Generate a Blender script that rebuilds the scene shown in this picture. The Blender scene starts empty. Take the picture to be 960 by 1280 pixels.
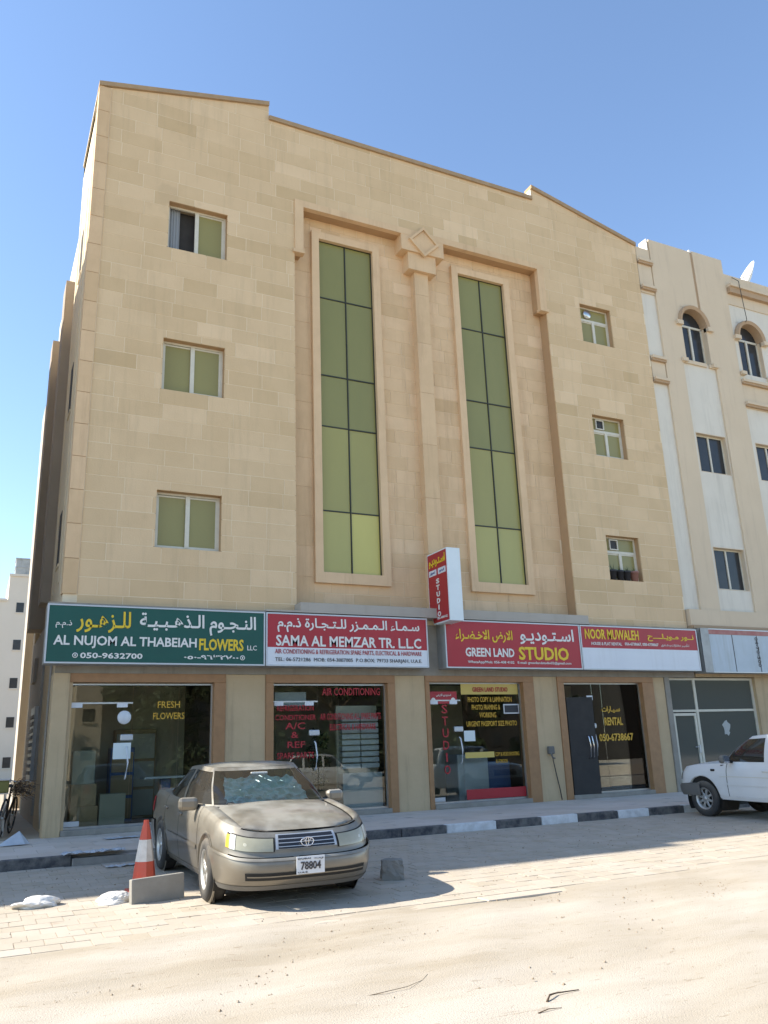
import bpy, bmesh, math, random
from mathutils import Vector, Matrix
random.seed(7)
S = bpy.context.scene
COL = S.collection
R = math.radians

# ------------------------------------------------------------------ camera, sky, sun, exposure
cam = bpy.data.cameras.new('camera')
cam.sensor_fit = 'VERTICAL'; cam.sensor_height = 36; cam.lens = 1030.63 / 1280 * 36
cam.clip_start = .05; cam.clip_end = 3000
co = bpy.data.objects.new('camera', cam); COL.objects.link(co)
YAW, PITCH, ROLL = .461705, .282196, -.0366438
f = Vector((math.sin(YAW) * math.cos(PITCH), math.cos(YAW) * math.cos(PITCH), math.sin(PITCH)))
r = Vector((math.cos(YAW), -math.sin(YAW), 0)); u = r.cross(f)
r2 = math.cos(ROLL) * r + math.sin(ROLL) * u; u2 = -math.sin(ROLL) * r + math.cos(ROLL) * u
co.matrix_world = Matrix(((r2.x, u2.x, -f.x, -1.39503), (r2.y, u2.y, -f.y, -16.99542), (r2.z, u2.z, -f.z, 1.28653), (0, 0, 0, 1)))
S.camera = co
SUN = Vector((-1.2, .45, 1)).normalized()
sun = bpy.data.lights.new('sun', 'SUN'); sun.energy = 4.3; sun.angle = R(.5); sun.color = (1, .93, .82)
so = bpy.data.objects.new('sun', sun); COL.objects.link(so)
so.rotation_euler = SUN.to_track_quat('Z', 'Y').to_euler(); so.location = (-20, 10, 40)
w = bpy.data.worlds.new('World'); S.world = w; w.use_nodes = True
nt = w.node_tree; sky = nt.nodes.new('ShaderNodeTexSky'); sky.sky_type = 'NISHITA'; sky.sun_disc = False
sky.sun_elevation = math.asin(SUN.z); sky.sun_rotation = math.atan2(SUN.x, SUN.y)
sky.air_density = 1.0; sky.dust_density = .15; sky.ozone_density = 2.2; sky.altitude = 0
bgn = nt.nodes['Background']; nt.links.new(sky.outputs[0], bgn.inputs[0]); bgn.inputs[1].default_value = .13
S.view_settings.view_transform = 'Standard'; S.view_settings.look = 'None'
S.view_settings.exposure = 1.2; S.view_settings.gamma = 1
S.cycles.max_bounces = 8; S.cycles.transparent_max_bounces = 12
try: S.cycles.use_denoising = True
except Exception: pass

# ------------------------------------------------------------------ materials
def mat(name, c, rough=.8, metal=0., c2=None, scale=3., amt=.5, bump=0., bscale=40., tone=False, dust=None, dustamt=.6,
        streak=None, spec=.5, emit=None, coat=0., detail=6, stretch=None, spots=None):
    m = bpy.data.materials.new(name); m.use_nodes = True
    n = m.node_tree.nodes; L = m.node_tree.links; b = n['Principled BSDF']
    b.inputs['Roughness'].default_value = rough; b.inputs['Metallic'].default_value = metal
    b.inputs['Specular IOR Level'].default_value = spec; b.inputs['Coat Weight'].default_value = coat
    b.inputs['Coat Roughness'].default_value = .15
    pos = n.new('ShaderNodeNewGeometry').outputs['Position']
    if stretch:
        mp = n.new('ShaderNodeMapping'); L.new(pos, mp.inputs[0]); mp.inputs['Scale'].default_value = stretch; pc = mp.outputs[0]
    else: pc = pos
    rgb = n.new('ShaderNodeRGB'); rgb.outputs[0].default_value = (*c, 1); col = rgb.outputs[0]
    def noise(sc, det=detail, vec=pc, ro=.6):
        t = n.new('ShaderNodeTexNoise'); t.inputs['Scale'].default_value = sc; t.inputs['Detail'].default_value = det
        t.inputs['Roughness'].default_value = ro; L.new(vec, t.inputs['Vector']); return t.outputs['Fac']
    def ramp(v, a, bb, x0=0., x1=1.):
        q = n.new('ShaderNodeMapRange'); q.inputs[1].default_value = a; q.inputs[2].default_value = bb
        q.inputs[3].default_value = x0; q.inputs[4].default_value = x1; L.new(v, q.inputs[0]); return q.outputs[0]
    def mix(fac, A, B, mode='MIX'):
        q = n.new('ShaderNodeMix'); q.data_type = 'RGBA'; q.blend_type = mode
        for i, v in ((0, fac), (6, A), (7, B)):
            if hasattr(v, 'links'): L.new(v, q.inputs[i])
            elif isinstance(v, tuple): q.inputs[i].default_value = (*v, 1)
            else: q.inputs[i].default_value = v
        return q.outputs[2]
    if c2: col = mix(ramp(noise(scale), .35, .65, 0, amt), col, c2)
    if tone:
        at = n.new('ShaderNodeAttribute'); at.attribute_name = 'tone'
        cr = n.new('ShaderNodeCombineColor')
        for i, (lo, hi) in enumerate(((.85, 1.07), (.82, 1.07), (.75, 1.10))): L.new(ramp(at.outputs['Fac'], 0, 1, lo, hi), cr.inputs[i])
        col = mix(1., col, cr.outputs[0], 'MULTIPLY')
    if streak:
        mp = n.new('ShaderNodeMapping'); L.new(pos, mp.inputs[0]); mp.inputs['Scale'].default_value = (3, 3, .25)
        v = noise(1.3, 8, mp.outputs[0], .7); col = mix(ramp(v, .52, .72, 0, streak[1]), col, streak[0])
    if spots:
        v = noise(spots[2], 3); col = mix(ramp(v, spots[3], spots[3] + .06, 0, spots[1]), col, spots[0])
    if dust:
        nz = n.new('ShaderNodeSeparateXYZ'); L.new(n.new('ShaderNodeNewGeometry').outputs['Normal'], nz.inputs[0])
        a1 = ramp(nz.outputs[2], -.1, .8, .16, 1.); a2 = ramp(noise(2.6, 8, pos, .6), .36, .60, .25, 1.)
        mu = n.new('ShaderNodeMath'); mu.operation = 'MULTIPLY'; L.new(a1, mu.inputs[0]); L.new(a2, mu.inputs[1])
        m2 = n.new('ShaderNodeMath'); m2.operation = 'MULTIPLY'; L.new(mu.outputs[0], m2.inputs[0]); m2.inputs[1].default_value = dustamt
        col = mix(m2.outputs[0], col, dust)
        L.new(ramp(m2.outputs[0], 0, 1, rough, .85), b.inputs['Roughness'])
        if metal: L.new(ramp(m2.outputs[0], 0, 1, metal, 0), b.inputs['Metallic'])
    L.new(col, b.inputs['Base Color'])
    if bump:
        bp = n.new('ShaderNodeBump'); bp.inputs['Strength'].default_value = min(1, bump); bp.inputs['Distance'].default_value = .01
        L.new(noise(bscale, 5, pos), bp.inputs['Height']); L.new(bp.outputs[0], b.inputs['Normal'])
    if emit:
        b.inputs['Emission Color'].default_value = (*c, 1); b.inputs['Emission Strength'].default_value = emit
    return m

def glass(name, tint, refl=.1, rough=0., body=None):
    """thin pane: fresnel gloss over tinted transparency"""
    m = bpy.data.materials.new(name); m.use_nodes = True; n = m.node_tree.nodes; L = m.node_tree.links
    n.remove(n['Principled BSDF']); out = n['Material Output']
    tr = n.new('ShaderNodeBsdfTransparent'); tr.inputs[0].default_value = (*tint, 1)
    gl = n.new('ShaderNodeBsdfGlossy'); gl.inputs['Roughness'].default_value = rough
    fr = n.new('ShaderNodeFresnel'); fr.inputs[0].default_value = 1.5
    ad = n.new('ShaderNodeMath'); ad.operation = 'ADD'; ad.use_clamp = True; L.new(fr.outputs[0], ad.inputs[0]); ad.inputs[1].default_value = refl
    mx = n.new('ShaderNodeMixShader'); L.new(ad.outputs[0], mx.inputs[0]); L.new(tr.outputs[0], mx.inputs[1]); L.new(gl.outputs[0], mx.inputs[2])
    last = mx.outputs[0]
    if body:
        df = n.new('ShaderNodeBsdfDiffuse'); df.inputs[0].default_value = (*body[0], 1)
        m2 = n.new('ShaderNodeMixShader'); m2.inputs[0].default_value = body[1]
        L.new(last, m2.inputs[1]); L.new(df.outputs[0], m2.inputs[2]); last = m2.outputs[0]
    L.new(last, out.inputs[0]); return m

M = {}
M['stone'] = mat('limestone', (.72, .53, .315), .85, c2=(.63, .455, .26), scale=1.3, amt=.5, bump=.35, bscale=30, tone=True,
                 streak=((.42, .31, .18), .36), spots=((.46, .33, .19), .28, .9, .64))
M['stone_pink'] = mat('pink_limestone', (.74, .525, .31), .8, c2=(.62, .43, .245), scale=2, amt=.5, bump=.25, bscale=35, tone=True, streak=((.40, .25, .14), .42))
M['mortar'] = mat('mortar', (.82, .68, .47), .95, c2=(.68, .54, .36), scale=4, bump=.3)
M['reveal'] = mat('shaded_reveal_stone', (.46, .29, .15), .85, c2=(.40, .25, .13), scale=3, bump=.2)  # browner than the wall stone: soffit and recess shade put into the colour
M['coping'] = mat('coping_stone', (.40, .27, .15), .85, c2=(.30, .2, .11), scale=5, bump=.3)
M['plaster'] = mat('beige_plaster', (.56, .415, .245), .9, c2=(.46, .335, .19), scale=1.4, amt=.6, bump=.4, bscale=18, streak=((.24, .18, .11), .5))
M['orange'] = mat('orange_marble', (.38, .20, .085), .5, c2=(.30, .155, .065), scale=6, amt=.7, bump=.1)
M['grey'] = mat('grey_concrete', (.33, .30, .25), .9, c2=(.24, .215, .175), scale=3, amt=.6, bump=.4, bscale=30, streak=((.14, .12, .1), .5))
M['cream'] = mat('cream_paint', (.68, .57, .40), .85, c2=(.6, .49, .33), scale=1.1, bump=.2)
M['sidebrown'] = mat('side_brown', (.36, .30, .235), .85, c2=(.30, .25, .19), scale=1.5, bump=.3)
M['nb_beige'] = mat('neighbour_beige_paint', (.68, .545, .38), .85, c2=(.62, .49, .335), scale=.9, amt=.5, bump=.25, bscale=25, streak=((.36, .27, .18), .25))
M['nb_white'] = mat('neighbour_white_paint', (.72, .66, .55), .85, c2=(.64, .58, .475), scale=1.2, amt=.5, bump=.25, bscale=25, streak=((.36, .32, .26), .3))
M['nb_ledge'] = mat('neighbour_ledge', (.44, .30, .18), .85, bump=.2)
M['frame'] = mat('cream_aluminium', (.66, .62, .50), .45, c2=(.55, .5, .4), scale=6)
M['steel'] = mat('brushed_steel', (.62, .62, .60), .3, metal=.9, c2=(.5, .5, .48), scale=8)
M['silver'] = mat('silver_trim', (.55, .56, .56), .45, metal=.5)
M['black'] = mat('black_rubber', (.025, .025, .025), .6, c2=(.05, .045, .04), scale=6)
M['mullion'] = mat('dark_mullion', (.035, .035, .022), .5)
M['dark'] = mat('dark_interior', (.05, .045, .04), .9, c2=(.03, .028, .025), scale=4)
M['room'] = mat('shop_wall', (.30, .25, .20), .9, c2=(.24, .2, .16), scale=2)
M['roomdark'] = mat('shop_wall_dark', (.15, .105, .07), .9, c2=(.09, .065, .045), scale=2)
M['tile'] = mat('shop_floor', (.10, .09, .08), .5)
M['green_sign'] = mat('green_vinyl', (.004, .085, .062), .45, c2=(.006, .07, .052), scale=2, streak=((.02, .09, .07), .25))
M['red_sign'] = mat('red_vinyl', (.42, .022, .03), .4, c2=(.36, .018, .024), scale=2, streak=((.36, .05, .05), .2))
M['white_vinyl'] = mat('white_vinyl', (.72, .74, .76), .4, c2=(.64, .66, .68), scale=1.5, streak=((.5, .5, .48), .25))
M['white_acr'] = mat('white_acrylic', (.74, .80, .80), .35, c2=(.66, .72, .72), scale=2)
M['letter_white'] = mat('white_letter', (.78, .76, .70), .5)
M['letter_yellow'] = mat('yellow_letter', (.78, .55, .03), .5)
M['letter_black'] = mat('black_letter', (.05, .045, .05), .5)
M['letter_red'] = mat('red_letter', (.42, .02, .025), .5)
M['letter_amber'] = mat('amber_letter', (.62, .36, .03), .5)
M['letter_blue'] = mat('blue_letter', (.05, .08, .3), .5)
M['metal_paint'] = mat('galvanised_sheet', (.42, .42, .40), .5, metal=.3, c2=(.3, .3, .28), scale=3, amt=.7, bump=.15, streak=((.2, .17, .13), .6))
M['nbsign'] = mat('bare_sign_sheet', (.50, .56, .60), .5, c2=(.44, .50, .52), scale=1.5, amt=.8, streak=((.36, .38, .34), .6))
M['redstrip'] = mat('faded_red_strip', (.4, .14, .12), .6, c2=(.5, .3, .25), scale=4)
M['shopglass'] = glass('shop_glass', (.86, .90, .88), .012, 0)
M['greyglass'] = glass('grey_tinted_glass', (.5, .54, .5), .08, .05, body=((.17, .18, .155), .55))
M['darkglass'] = mat('dark_window_glass', (.03, .032, .034), .15, c2=(.055, .056, .056), scale=2, spec=.3)
M['carglass'] = glass('car_glass', (.86, .92, .88), .0, 0, body=((.42, .38, .30), .05))
M['carglass_dark'] = glass('car_side_glass', (.10, .11, .11), .05, 0, body=((.3, .27, .22), .10))
M['paper'] = mat('paper', (.7, .76, .74), .7)
M['carton'] = mat('cardboard', (.55, .38, .21), .85, c2=(.46, .31, .17), scale=5)
M['cartong'] = mat('grey_carton', (.5, .47, .36), .85)
M['leaf'] = mat('leaf', (.055, .085, .03), .6, c2=(.10, .11, .04), scale=9)
M['bark'] = mat('bark', (.12, .09, .06), .9)
M['asphalt'] = mat('dusty_asphalt', (.44, .36, .26), .95, c2=(.36, .30, .215), scale=.7, amt=.6, bump=.5, bscale=60)
M['sand'] = mat('dusty_sand', (.50, .445, .365), .95, c2=(.36, .30, .215), scale=.9, amt=.85, bump=.7, bscale=85,
                streak=None, detail=12, stretch=(.45, 1.5, 1), spots=((.26, .20, .13), .5, 14, .63))
M['paver'] = mat('concrete_paver', (.50, .44, .355), .9, c2=(.42, .37, .295), scale=2.2, amt=.6, bump=.4, bscale=50, tone=True,
                 spots=((.33, .23, .16), .5, 1.1, .70))
M['paverdust'] = mat('paver_dust', (.44, .37, .28), .95, c2=(.36, .30, .225), scale=5, bump=.5)
M['walk'] = mat('sidewalk_concrete', (.66, .58, .49), .9, c2=(.56, .49, .42), scale=1.1, amt=.7, bump=.4, bscale=30, detail=8, spots=((.22, .2, .18), .5, 1.7, .62), tone=True)
M['kblack'] = mat('kerb_black', (.05, .05, .055), .75, c2=(.26, .24, .21), scale=7, amt=.65, bump=.4)
M['kwhite'] = mat('kerb_white', (.80, .80, .78), .75, c2=(.5, .48, .44), scale=7, amt=.6, bump=.4)
M['kgrey'] = mat('kerb_grey', (.33, .31, .28), .9, c2=(.22, .2, .18), scale=6, amt=.6, bump=.4)
M['edge'] = mat('edging_stone', (.52, .45, .355), .9, c2=(.43, .37, .285), scale=3, amt=.6, bump=.5, tone=True)
M['concrete'] = mat('concrete_block', (.30, .285, .25), .92, c2=(.235, .22, .19), scale=5, amt=.6, bump=.6, bscale=45, spots=((.12, .1, .09), .7, 8, .68))
M['conered'] = mat('cone_red', (.60, .085, .045), .55, c2=(.5, .12, .08), scale=8, amt=.6)
M['conewhite'] = mat('cone_white', (.72, .68, .62), .5, c2=(.5, .46, .4), scale=12, amt=.6)
M['bag'] = mat('plastic_bag', (.8, .78, .72), .35, c2=(.65, .62, .56), scale=6, bump=.6, bscale=18)
M['car'] = mat('champagne_paint', (.20, .172, .13), .32, metal=.5, coat=.5, dust=(.35, .34, .295), dustamt=.72)
M['cardark'] = mat('shut_line', (.02, .018, .015), .8)
M['whitepaint'] = mat('white_paint', (.74, .74, .72), .3, coat=.5, c2=(.68, .67, .64), scale=2, amt=.5, spots=((.4, .35, .27), .25, 6, .68))
M['tyre'] = mat('tyre', (.03, .03, .03), .85, dust=(.22, .19, .145), dustamt=.8, bump=.3, bscale=80)
M['alloy'] = mat('alloy', (.5, .5, .48), .35, metal=.7, dust=(.38, .34, .27), dustamt=.45)
M['lamp'] = mat('headlamp_lens', (.36, .345, .25), .15, c2=(.28, .27, .19), scale=9, coat=.6)
M['lampclear'] = mat('clear_lens', (.62, .62, .56), .12, coat=.8)
M['amber'] = mat('amber_lens', (.85, .5, .03), .2, coat=.5)
M['bowl'] = mat('lamp_bowl', (.50, .48, .37), .12, coat=.8)
M['chrome'] = mat('chrome', (.7, .7, .72), .12, metal=1.)
M['grille'] = mat('grille_slat', (.02, .022, .028), .4)
M['sheet'] = mat('sunshade_film', (.48, .72, .62), .3, c2=(.75, .85, .78), scale=9, amt=.9, bump=1., bscale=9)
M['seat'] = mat('seat_fabric', (.2, .17, .13), .9)
M['grime'] = mat('grey_plastic', (.13, .125, .115), .7, dust=(.35, .31, .24), dustamt=.4)
M['roofw'] = mat('sunlit_white', (.78, .76, .7), .6)  # white of the dish; parapet ends take their sunlit brightness from this colour
M['twig'] = mat('twig', (.10, .065, .04), .9)
M['pebble'] = mat('pebble', (.30, .24, .17), .9, tone=True)
M['terracotta'] = mat('pot_pink', (.3, .15, .12), .8)
M['potblack'] = mat('pot_black', (.03, .03, .035), .6)
M['blueplastic'] = mat('blue_plastic', (.1, .16, .34), .5)
M['yellow_paper'] = mat('yellow_banner', (.62, .46, .12), .6)
M['greybeige'] = mat('grey_beige_paint', (.44, .40, .34), .9, c2=(.38, .345, .29), scale=.8, streak=((.3, .26, .2), .3))
M['brownwall'] = mat('dark_sky_blocker', (.055, .045, .035), .9, c2=(.04, .033, .027), scale=.6)  # dark tone of the added block that keeps sky out of shop reflections
M['bounce_pale'] = mat('pale_bounce_ground', (.50, .40, .28), .9, c2=(.42, .335, .23), scale=.8)  # pale colour of the added ground sheet behind the viewer
M['farwhite'] = mat('far_white_paint', (.64, .58, .49), .9, c2=(.58, .52, .43), scale=.3)
def olive(name, c, c2, rough=.35): return mat(name, c, rough, c2=c2, scale=1.1, amt=.7, spec=.3, coat=.25, stretch=(1, 1, .35))  # tones differ by row; lit curtains behind lower panes are in the colour
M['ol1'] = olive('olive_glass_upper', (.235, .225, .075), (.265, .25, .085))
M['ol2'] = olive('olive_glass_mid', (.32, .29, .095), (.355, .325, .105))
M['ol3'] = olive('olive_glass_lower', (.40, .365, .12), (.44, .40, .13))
M['ol4'] = olive('olive_glass_lit_curtain', (.53, .47, .135), (.57, .51, .15))  # yellow of the lit curtain painted into the pane
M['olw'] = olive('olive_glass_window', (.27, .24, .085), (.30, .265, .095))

# ------------------------------------------------------------------ mesh helpers
class MB:
    def __init__(s): s.v = []; s.f = []; s.t = []; s.tn = .5; s.sm = []; s.mi = []; s.m = 0
    def face(s, idx, smooth=False): s.f.append(tuple(idx)); s.t.append(s.tn); s.sm.append(smooth); s.mi.append(s.m)
    def poly(s, pts, smooth=False):
        b = len(s.v); s.v += [tuple(p) for p in pts]; s.face(range(b, b + len(pts)), smooth)
    def box(s, x0, x1, y0, y1, z0, z1, M4=None, skip=''):
        b = len(s.v); P = [(x, y, z) for z in (z0, z1) for y in (y0, y1) for x in (x0, x1)]
        if M4 is not None: P = [tuple(M4 @ Vector(p)) for p in P]
        s.v += P
        for k, q in (('b', (0, 2, 3, 1)), ('t', (4, 5, 7, 6)), ('f', (0, 1, 5, 4)), ('k', (2, 6, 7, 3)), ('l', (0, 4, 6, 2)), ('r', (1, 3, 7, 5))):
            if k not in skip: s.face([b + i for i in q])
        return s
    def bbox(s, x0, x1, y0, y1, z0, z1, bv=.01, M4=None):
        """box with chamfered vertical/front edges (rounded look)"""
        bm = bmesh.new(); bmesh.ops.create_cube(bm, size=1)
        for v in bm.verts: v.co = Vector(((x0 + x1) / 2 + v.co.x * (x1 - x0), (y0 + y1) / 2 + v.co.y * (y1 - y0), (z0 + z1) / 2 + v.co.z * (z1 - z0)))
        bmesh.ops.bevel(bm, geom=bm.edges[:], offset=bv, segments=2, affect='EDGES', profile=.5)
        s.add(bm, M4); bm.free(); return s
    def add(s, bm, M4=None, smooth=False):
        b = len(s.v); bm.verts.index_update()
        for v in bm.verts: s.v.append(tuple(M4 @ v.co) if M4 is not None else tuple(v.co))
        for fc in bm.faces: s.face([b + v.index for v in fc.verts], smooth)
    def grid(s, P, smooth=True, flip=False, keep=None):
        """P[i][j] points"""
        b = len(s.v); n = len(P[0])
        for row in P: s.v += [tuple(p) for p in row]
        for i in range(len(P) - 1):
            for j in range(n - 1):
                if keep and not keep(i, j): continue
                q = [b + i * n + j, b + (i + 1) * n + j, b + (i + 1) * n + j + 1, b + i * n + j + 1]
                s.face(q[::-1] if flip else q, smooth)
        return s
    def tube(s, pts, r, n=8, caps=True, r1=None):
        pts = [Vector(p) for p in pts]; rings = []
        for i, p in enumerate(pts):
            d = (pts[min(i + 1, len(pts) - 1)] - pts[max(i - 1, 0)]).normalized()
            a = d.cross(Vector((0, 0, 1)));
            if a.length < .1: a = d.cross(Vector((1, 0, 0)))
            a.normalize(); b_ = d.cross(a); rr = r if r1 is None else r + (r1 - r) * i / (len(pts) - 1)
            rings.append([p + (a * math.cos(2 * math.pi * k / n) + b_ * math.sin(2 * math.pi * k / n)) * rr for k in range(n + 1)])
        s.grid(rings, True)
        if caps:
            s.poly(rings[0][:-1]); s.poly(rings[-1][:-1][::-1])
        return s
    def lathe(s, prof, n=32, axis='Z', c=(0, 0, 0), smooth=True, a0=0, a1=2 * math.pi):
        """prof: (radius, height)"""
        rows = []
        for k in range(n + 1):
            a = a0 + (a1 - a0) * k / n; row = []
            for (rr, h) in prof:
                x, y = rr * math.cos(a), rr * math.sin(a)
                p = {'Z': (x, y, h), 'Y': (x, h, y), 'X': (h, x, y)}[axis]
                row.append((p[0] + c[0], p[1] + c[1], p[2] + c[2]))
            rows.append(row)
        s.grid(rows, smooth, flip=(axis == 'Y')); return s
    def prism(s, pts, y0, y1, plane='XZ'):
        """polygon extruded along the third axis"""
        g = {'XZ': lambda a, b, h: (a, h, b), 'YZ': lambda a, b, h: (h, a, b), 'XY': lambda a, b, h: (a, b, h)}[plane]
        n = len(pts); b = len(s.v)
        s.v += [g(a, c, y0) for a, c in pts] + [g(a, c, y1) for a, c in pts]
        s.face(range(b, b + n)); s.face(range(b + 2 * n - 1, b + n - 1, -1))
        for i in range(n): j = (i + 1) % n; s.face((b + i, b + n + i, b + n + j, b + j))
        return s
    def build(s, name, m, parent=None, kind=None, fixn=True):
        me = bpy.data.meshes.new(name); me.from_pydata(s.v, [], s.f)
        for q in (m if isinstance(m, (list, tuple)) else [m]): me.materials.append(M[q] if isinstance(q, str) else q)
        at = me.attributes.new('tone', 'FLOAT', 'FACE'); at.data.foreach_set('value', s.t)
        me.polygons.foreach_set('use_smooth', s.sm); me.polygons.foreach_set('material_index', s.mi)
        if fixn and len(s.f) < 4000:
            bm = bmesh.new(); bm.from_mesh(me); bmesh.ops.remove_doubles(bm, verts=bm.verts, dist=1e-5)
            bmesh.ops.recalc_face_normals(bm, faces=bm.faces); bm.to_mesh(me); bm.free()
        o = bpy.data.objects.new(name, me); COL.objects.link(o)
        if parent is not None: o.parent = parent
        if kind: o['kind'] = kind
        return o
def tag(o, label, cat, group=None):
    o['label'] = label; o['category'] = cat
    if group: o['group'] = group
    return o
def thing(name, label, cat, loc=(0, 0, 0), rz=0, group=None):
    o = bpy.data.objects.new(name, None); COL.objects.link(o); o.location = loc; o.rotation_euler = (0, 0, rz)
    o.empty_display_size = .3; return tag(o, label, cat, group)
def copy_tree(o, parent=None):
    c = o.copy(); COL.objects.link(c)
    if parent is not None: c.parent = parent
    for ch in list(o.children): copy_tree(ch, c)
    return c
def gz(y): return 0. if y > -3.45 else -.15 - .02 * (-3.45 - y)

# text -------------------------------------------------------------
import unicodedata
AF = {}
for cp in range(0xFE80, 0xFEFD):
    d = unicodedata.decomposition(chr(cp)).split()
    if d and d[0] in ('<isolated>', '<final>', '<initial>', '<medial>'):
        AF.setdefault(''.join(chr(int(x, 16)) for x in d[1:]), {})[d[0]] = chr(cp)
def ar(t):
    un = []; i = 0
    while i < len(t):
        if t[i] == 'ل' and t[i:i + 2] in AF: un.append(t[i:i + 2]); i += 2
        else: un.append(t[i]); i += 1
    out = []
    dual = lambda q: q == 'ـ' or (q in AF and '<initial>' in AF[q])
    jp = lambda q: q == 'ـ' or (q in AF and '<final>' in AF[q])
    for k, q in enumerate(un):
        if q not in AF: out.append(q); continue
        p = k > 0 and dual(un[k - 1]) and jp(q); n = k < len(un) - 1 and dual(q) and jp(un[k + 1])
        out.append(AF[q].get('<medial>' if p and n else '<final>' if p else '<initial>' if n else '<isolated>', q))
    return ''.join(reversed(out))
def text(name, s, m, parent, x0, x1, z0, z1, y, bold=.012, rot=None, ext=.004, arabic=False, shear=0):
    """text fitted to the box x0..x1, z0..z1 on the plane y (facing -Y); rot: matrix applied afterwards"""
    cu = bpy.data.curves.new('t', 'FONT'); cu.body = ar(s) if arabic else s; cu.offset = bold; cu.extrude = .01; cu.resolution_u = 2; cu.shear = shear
    to = bpy.data.objects.new('t', cu); COL.objects.link(to)
    dg = bpy.context.evaluated_depsgraph_get(); me = bpy.data.meshes.new_from_object(to.evaluated_get(dg))
    COL.objects.unlink(to); bpy.data.objects.remove(to)
    xs = [v.co.x for v in me.vertices]; ys = [v.co.y for v in me.vertices]
    ax, bx, ay, by = min(xs), max(xs), min(ys), max(ys)
    for v in me.vertices:
        c = Vector((x0 + (v.co.x - ax) / (bx - ax) * (x1 - x0), y - ext * (1 if v.co.z > 0 else 0), z0 + (v.co.y - ay) / (by - ay) * (z1 - z0)))
        v.co = rot @ c if rot is not None else c
    par_ = list(range(len(me.vertices)))
    def fd(i):
        while par_[i] != i: par_[i] = par_[par_[i]]; i = par_[i]
        return i
    for e in me.edges: par_[fd(e.vertices[0])] = fd(e.vertices[1])
    ids = {}
    dirv = (rot.to_3x3() if rot is not None else Matrix.Identity(3)) @ Vector((0, -1, 0))
    for v in me.vertices:
        k_ = ids.setdefault(fd(v.index), len(ids)); v.co += dirv * (.0007 * (k_ % 5))
    me.name = name; me.materials.clear(); me.materials.append(M[m]); o = bpy.data.objects.new(name, me); COL.objects.link(o); o.parent = parent
    return o

# masonry ----------------------------------------------------------
def sub(rects, h):
    out = []
    for (a, b, c, d) in rects:
        if h[0] >= b or h[1] <= a or h[2] >= d or h[3] <= c: out.append((a, b, c, d)); continue
        if h[0] > a: out.append((a, h[0], c, d))
        if h[1] < b: out.append((h[1], b, c, d))
        m0, m1 = max(a, h[0]), min(b, h[1])
        if h[2] > c: out.append((m0, m1, c, h[2]))
        if h[3] < d: out.append((m0, m1, h[3], d))
    return [q for q in out if q[1] - q[0] > .004 and q[3] - q[2] > .004]
def clip(poly, A, B, C):      # keep A*x+B*z<=C
    out = []
    for i in range(len(poly)):
        p, q = poly[i], poly[(i + 1) % len(poly)]
        dp, dq = A * p[0] + B * p[1] - C, A * q[0] + B * q[1] - C
        if dp <= 0: out.append(p)
        if dp * dq < 0: t = dp / (dp - dq); out.append((p[0] + t * (q[0] - p[0]), p[1] + t * (q[1] - p[1])))
    return out
ROOF = [(0, 16.69, 4.14, 17.63), (4.14, 17.2, 12.42, 17.22), (12.42, 17.62, 16.4, 16.66)]
def rects_to_polys(rects, roof=None):
    out = []
    for a, b, c, d in rects:
        if not roof or d < 16.4: out.append([(a, c), (b, c), (b, d), (a, d)]); continue
        for x0, z0, x1, z1 in roof:
            l, r_ = max(a, x0), min(b, x1)
            if r_ - l < .01: continue
            m = (z1 - z0) / (x1 - x0)
            p = clip([(l, c), (r_, c), (r_, d), (l, d)], -m, 1, z0 - m * x0 - .1)
            if len(p) > 2: out.append(p)
    return out
def masonry(parent, name, x0, x1, z0, z1, yf, course, widths, holes, m, roof=None, limit=290, depth=.03, gap=.013, cx=8.):
    items = []; row = 0; z = z0
    while z < z1 - .02:
        zt = min(z + course, z1); x = x0 - random.random() * .6
        while x < x1:
            wd = random.choice(widths); a, b = max(x, x0) + gap / 2, min(x + wd, x1) - gap / 2; x += wd
            if b - a < .05: continue
            rs = [(a, b, z + gap / 2, zt - gap / 2)]
            for h in holes: rs = sub(rs, h)
            ps = rects_to_polys(rs, roof)
            if ps: items.append((z, a, ps))
        z = zt
    items.sort(key=lambda q: (q[0] * 1.0 + abs(q[1] - 2) * .25))
    rest = MB()
    for k, (zz, a, ps) in enumerate(items):
        mb = MB() if k < limit else rest
        tn = random.gauss(.5, .17); tn = min(1, max(0, tn))
        if random.random() < .05: tn = random.choice((.02, .95, 1))
        mb.tn = tn; jy = random.uniform(0, .005)
        if k < limit and len(ps) > 1:      # pieces parted by an opening are stones of their own
            bb = [(min(q[0] for q in p), max(q[0] for q in p), min(q[1] for q in p), max(q[1] for q in p)) for p in ps]; grp = []
            for p, b in zip(ps, bb):
                hit = [g_ for g_ in grp if any(b[0] <= c[1] + .002 and b[1] >= c[0] - .002 and b[2] <= c[3] + .002 and b[3] >= c[2] - .002 for _, c in g_)]
                ng = [(p, b)] + [x_ for g_ in hit for x_ in g_]; grp = [g_ for g_ in grp if g_ not in hit] + [ng]
            for g_ in grp:
                mb = MB(); mb.tn = tn
                for p, _ in g_: mb.prism(p, yf - jy, yf + depth)
                mb.build(name, m, parent, fixn=False)
            continue
        for p in ps: mb.prism(p, yf - jy, yf + depth)
        if k < limit: mb.build(name, m, parent, fixn=False)
    if rest.f: rest.build(name + '_upper_courses', m, parent, kind='stuff', fixn=False)

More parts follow.
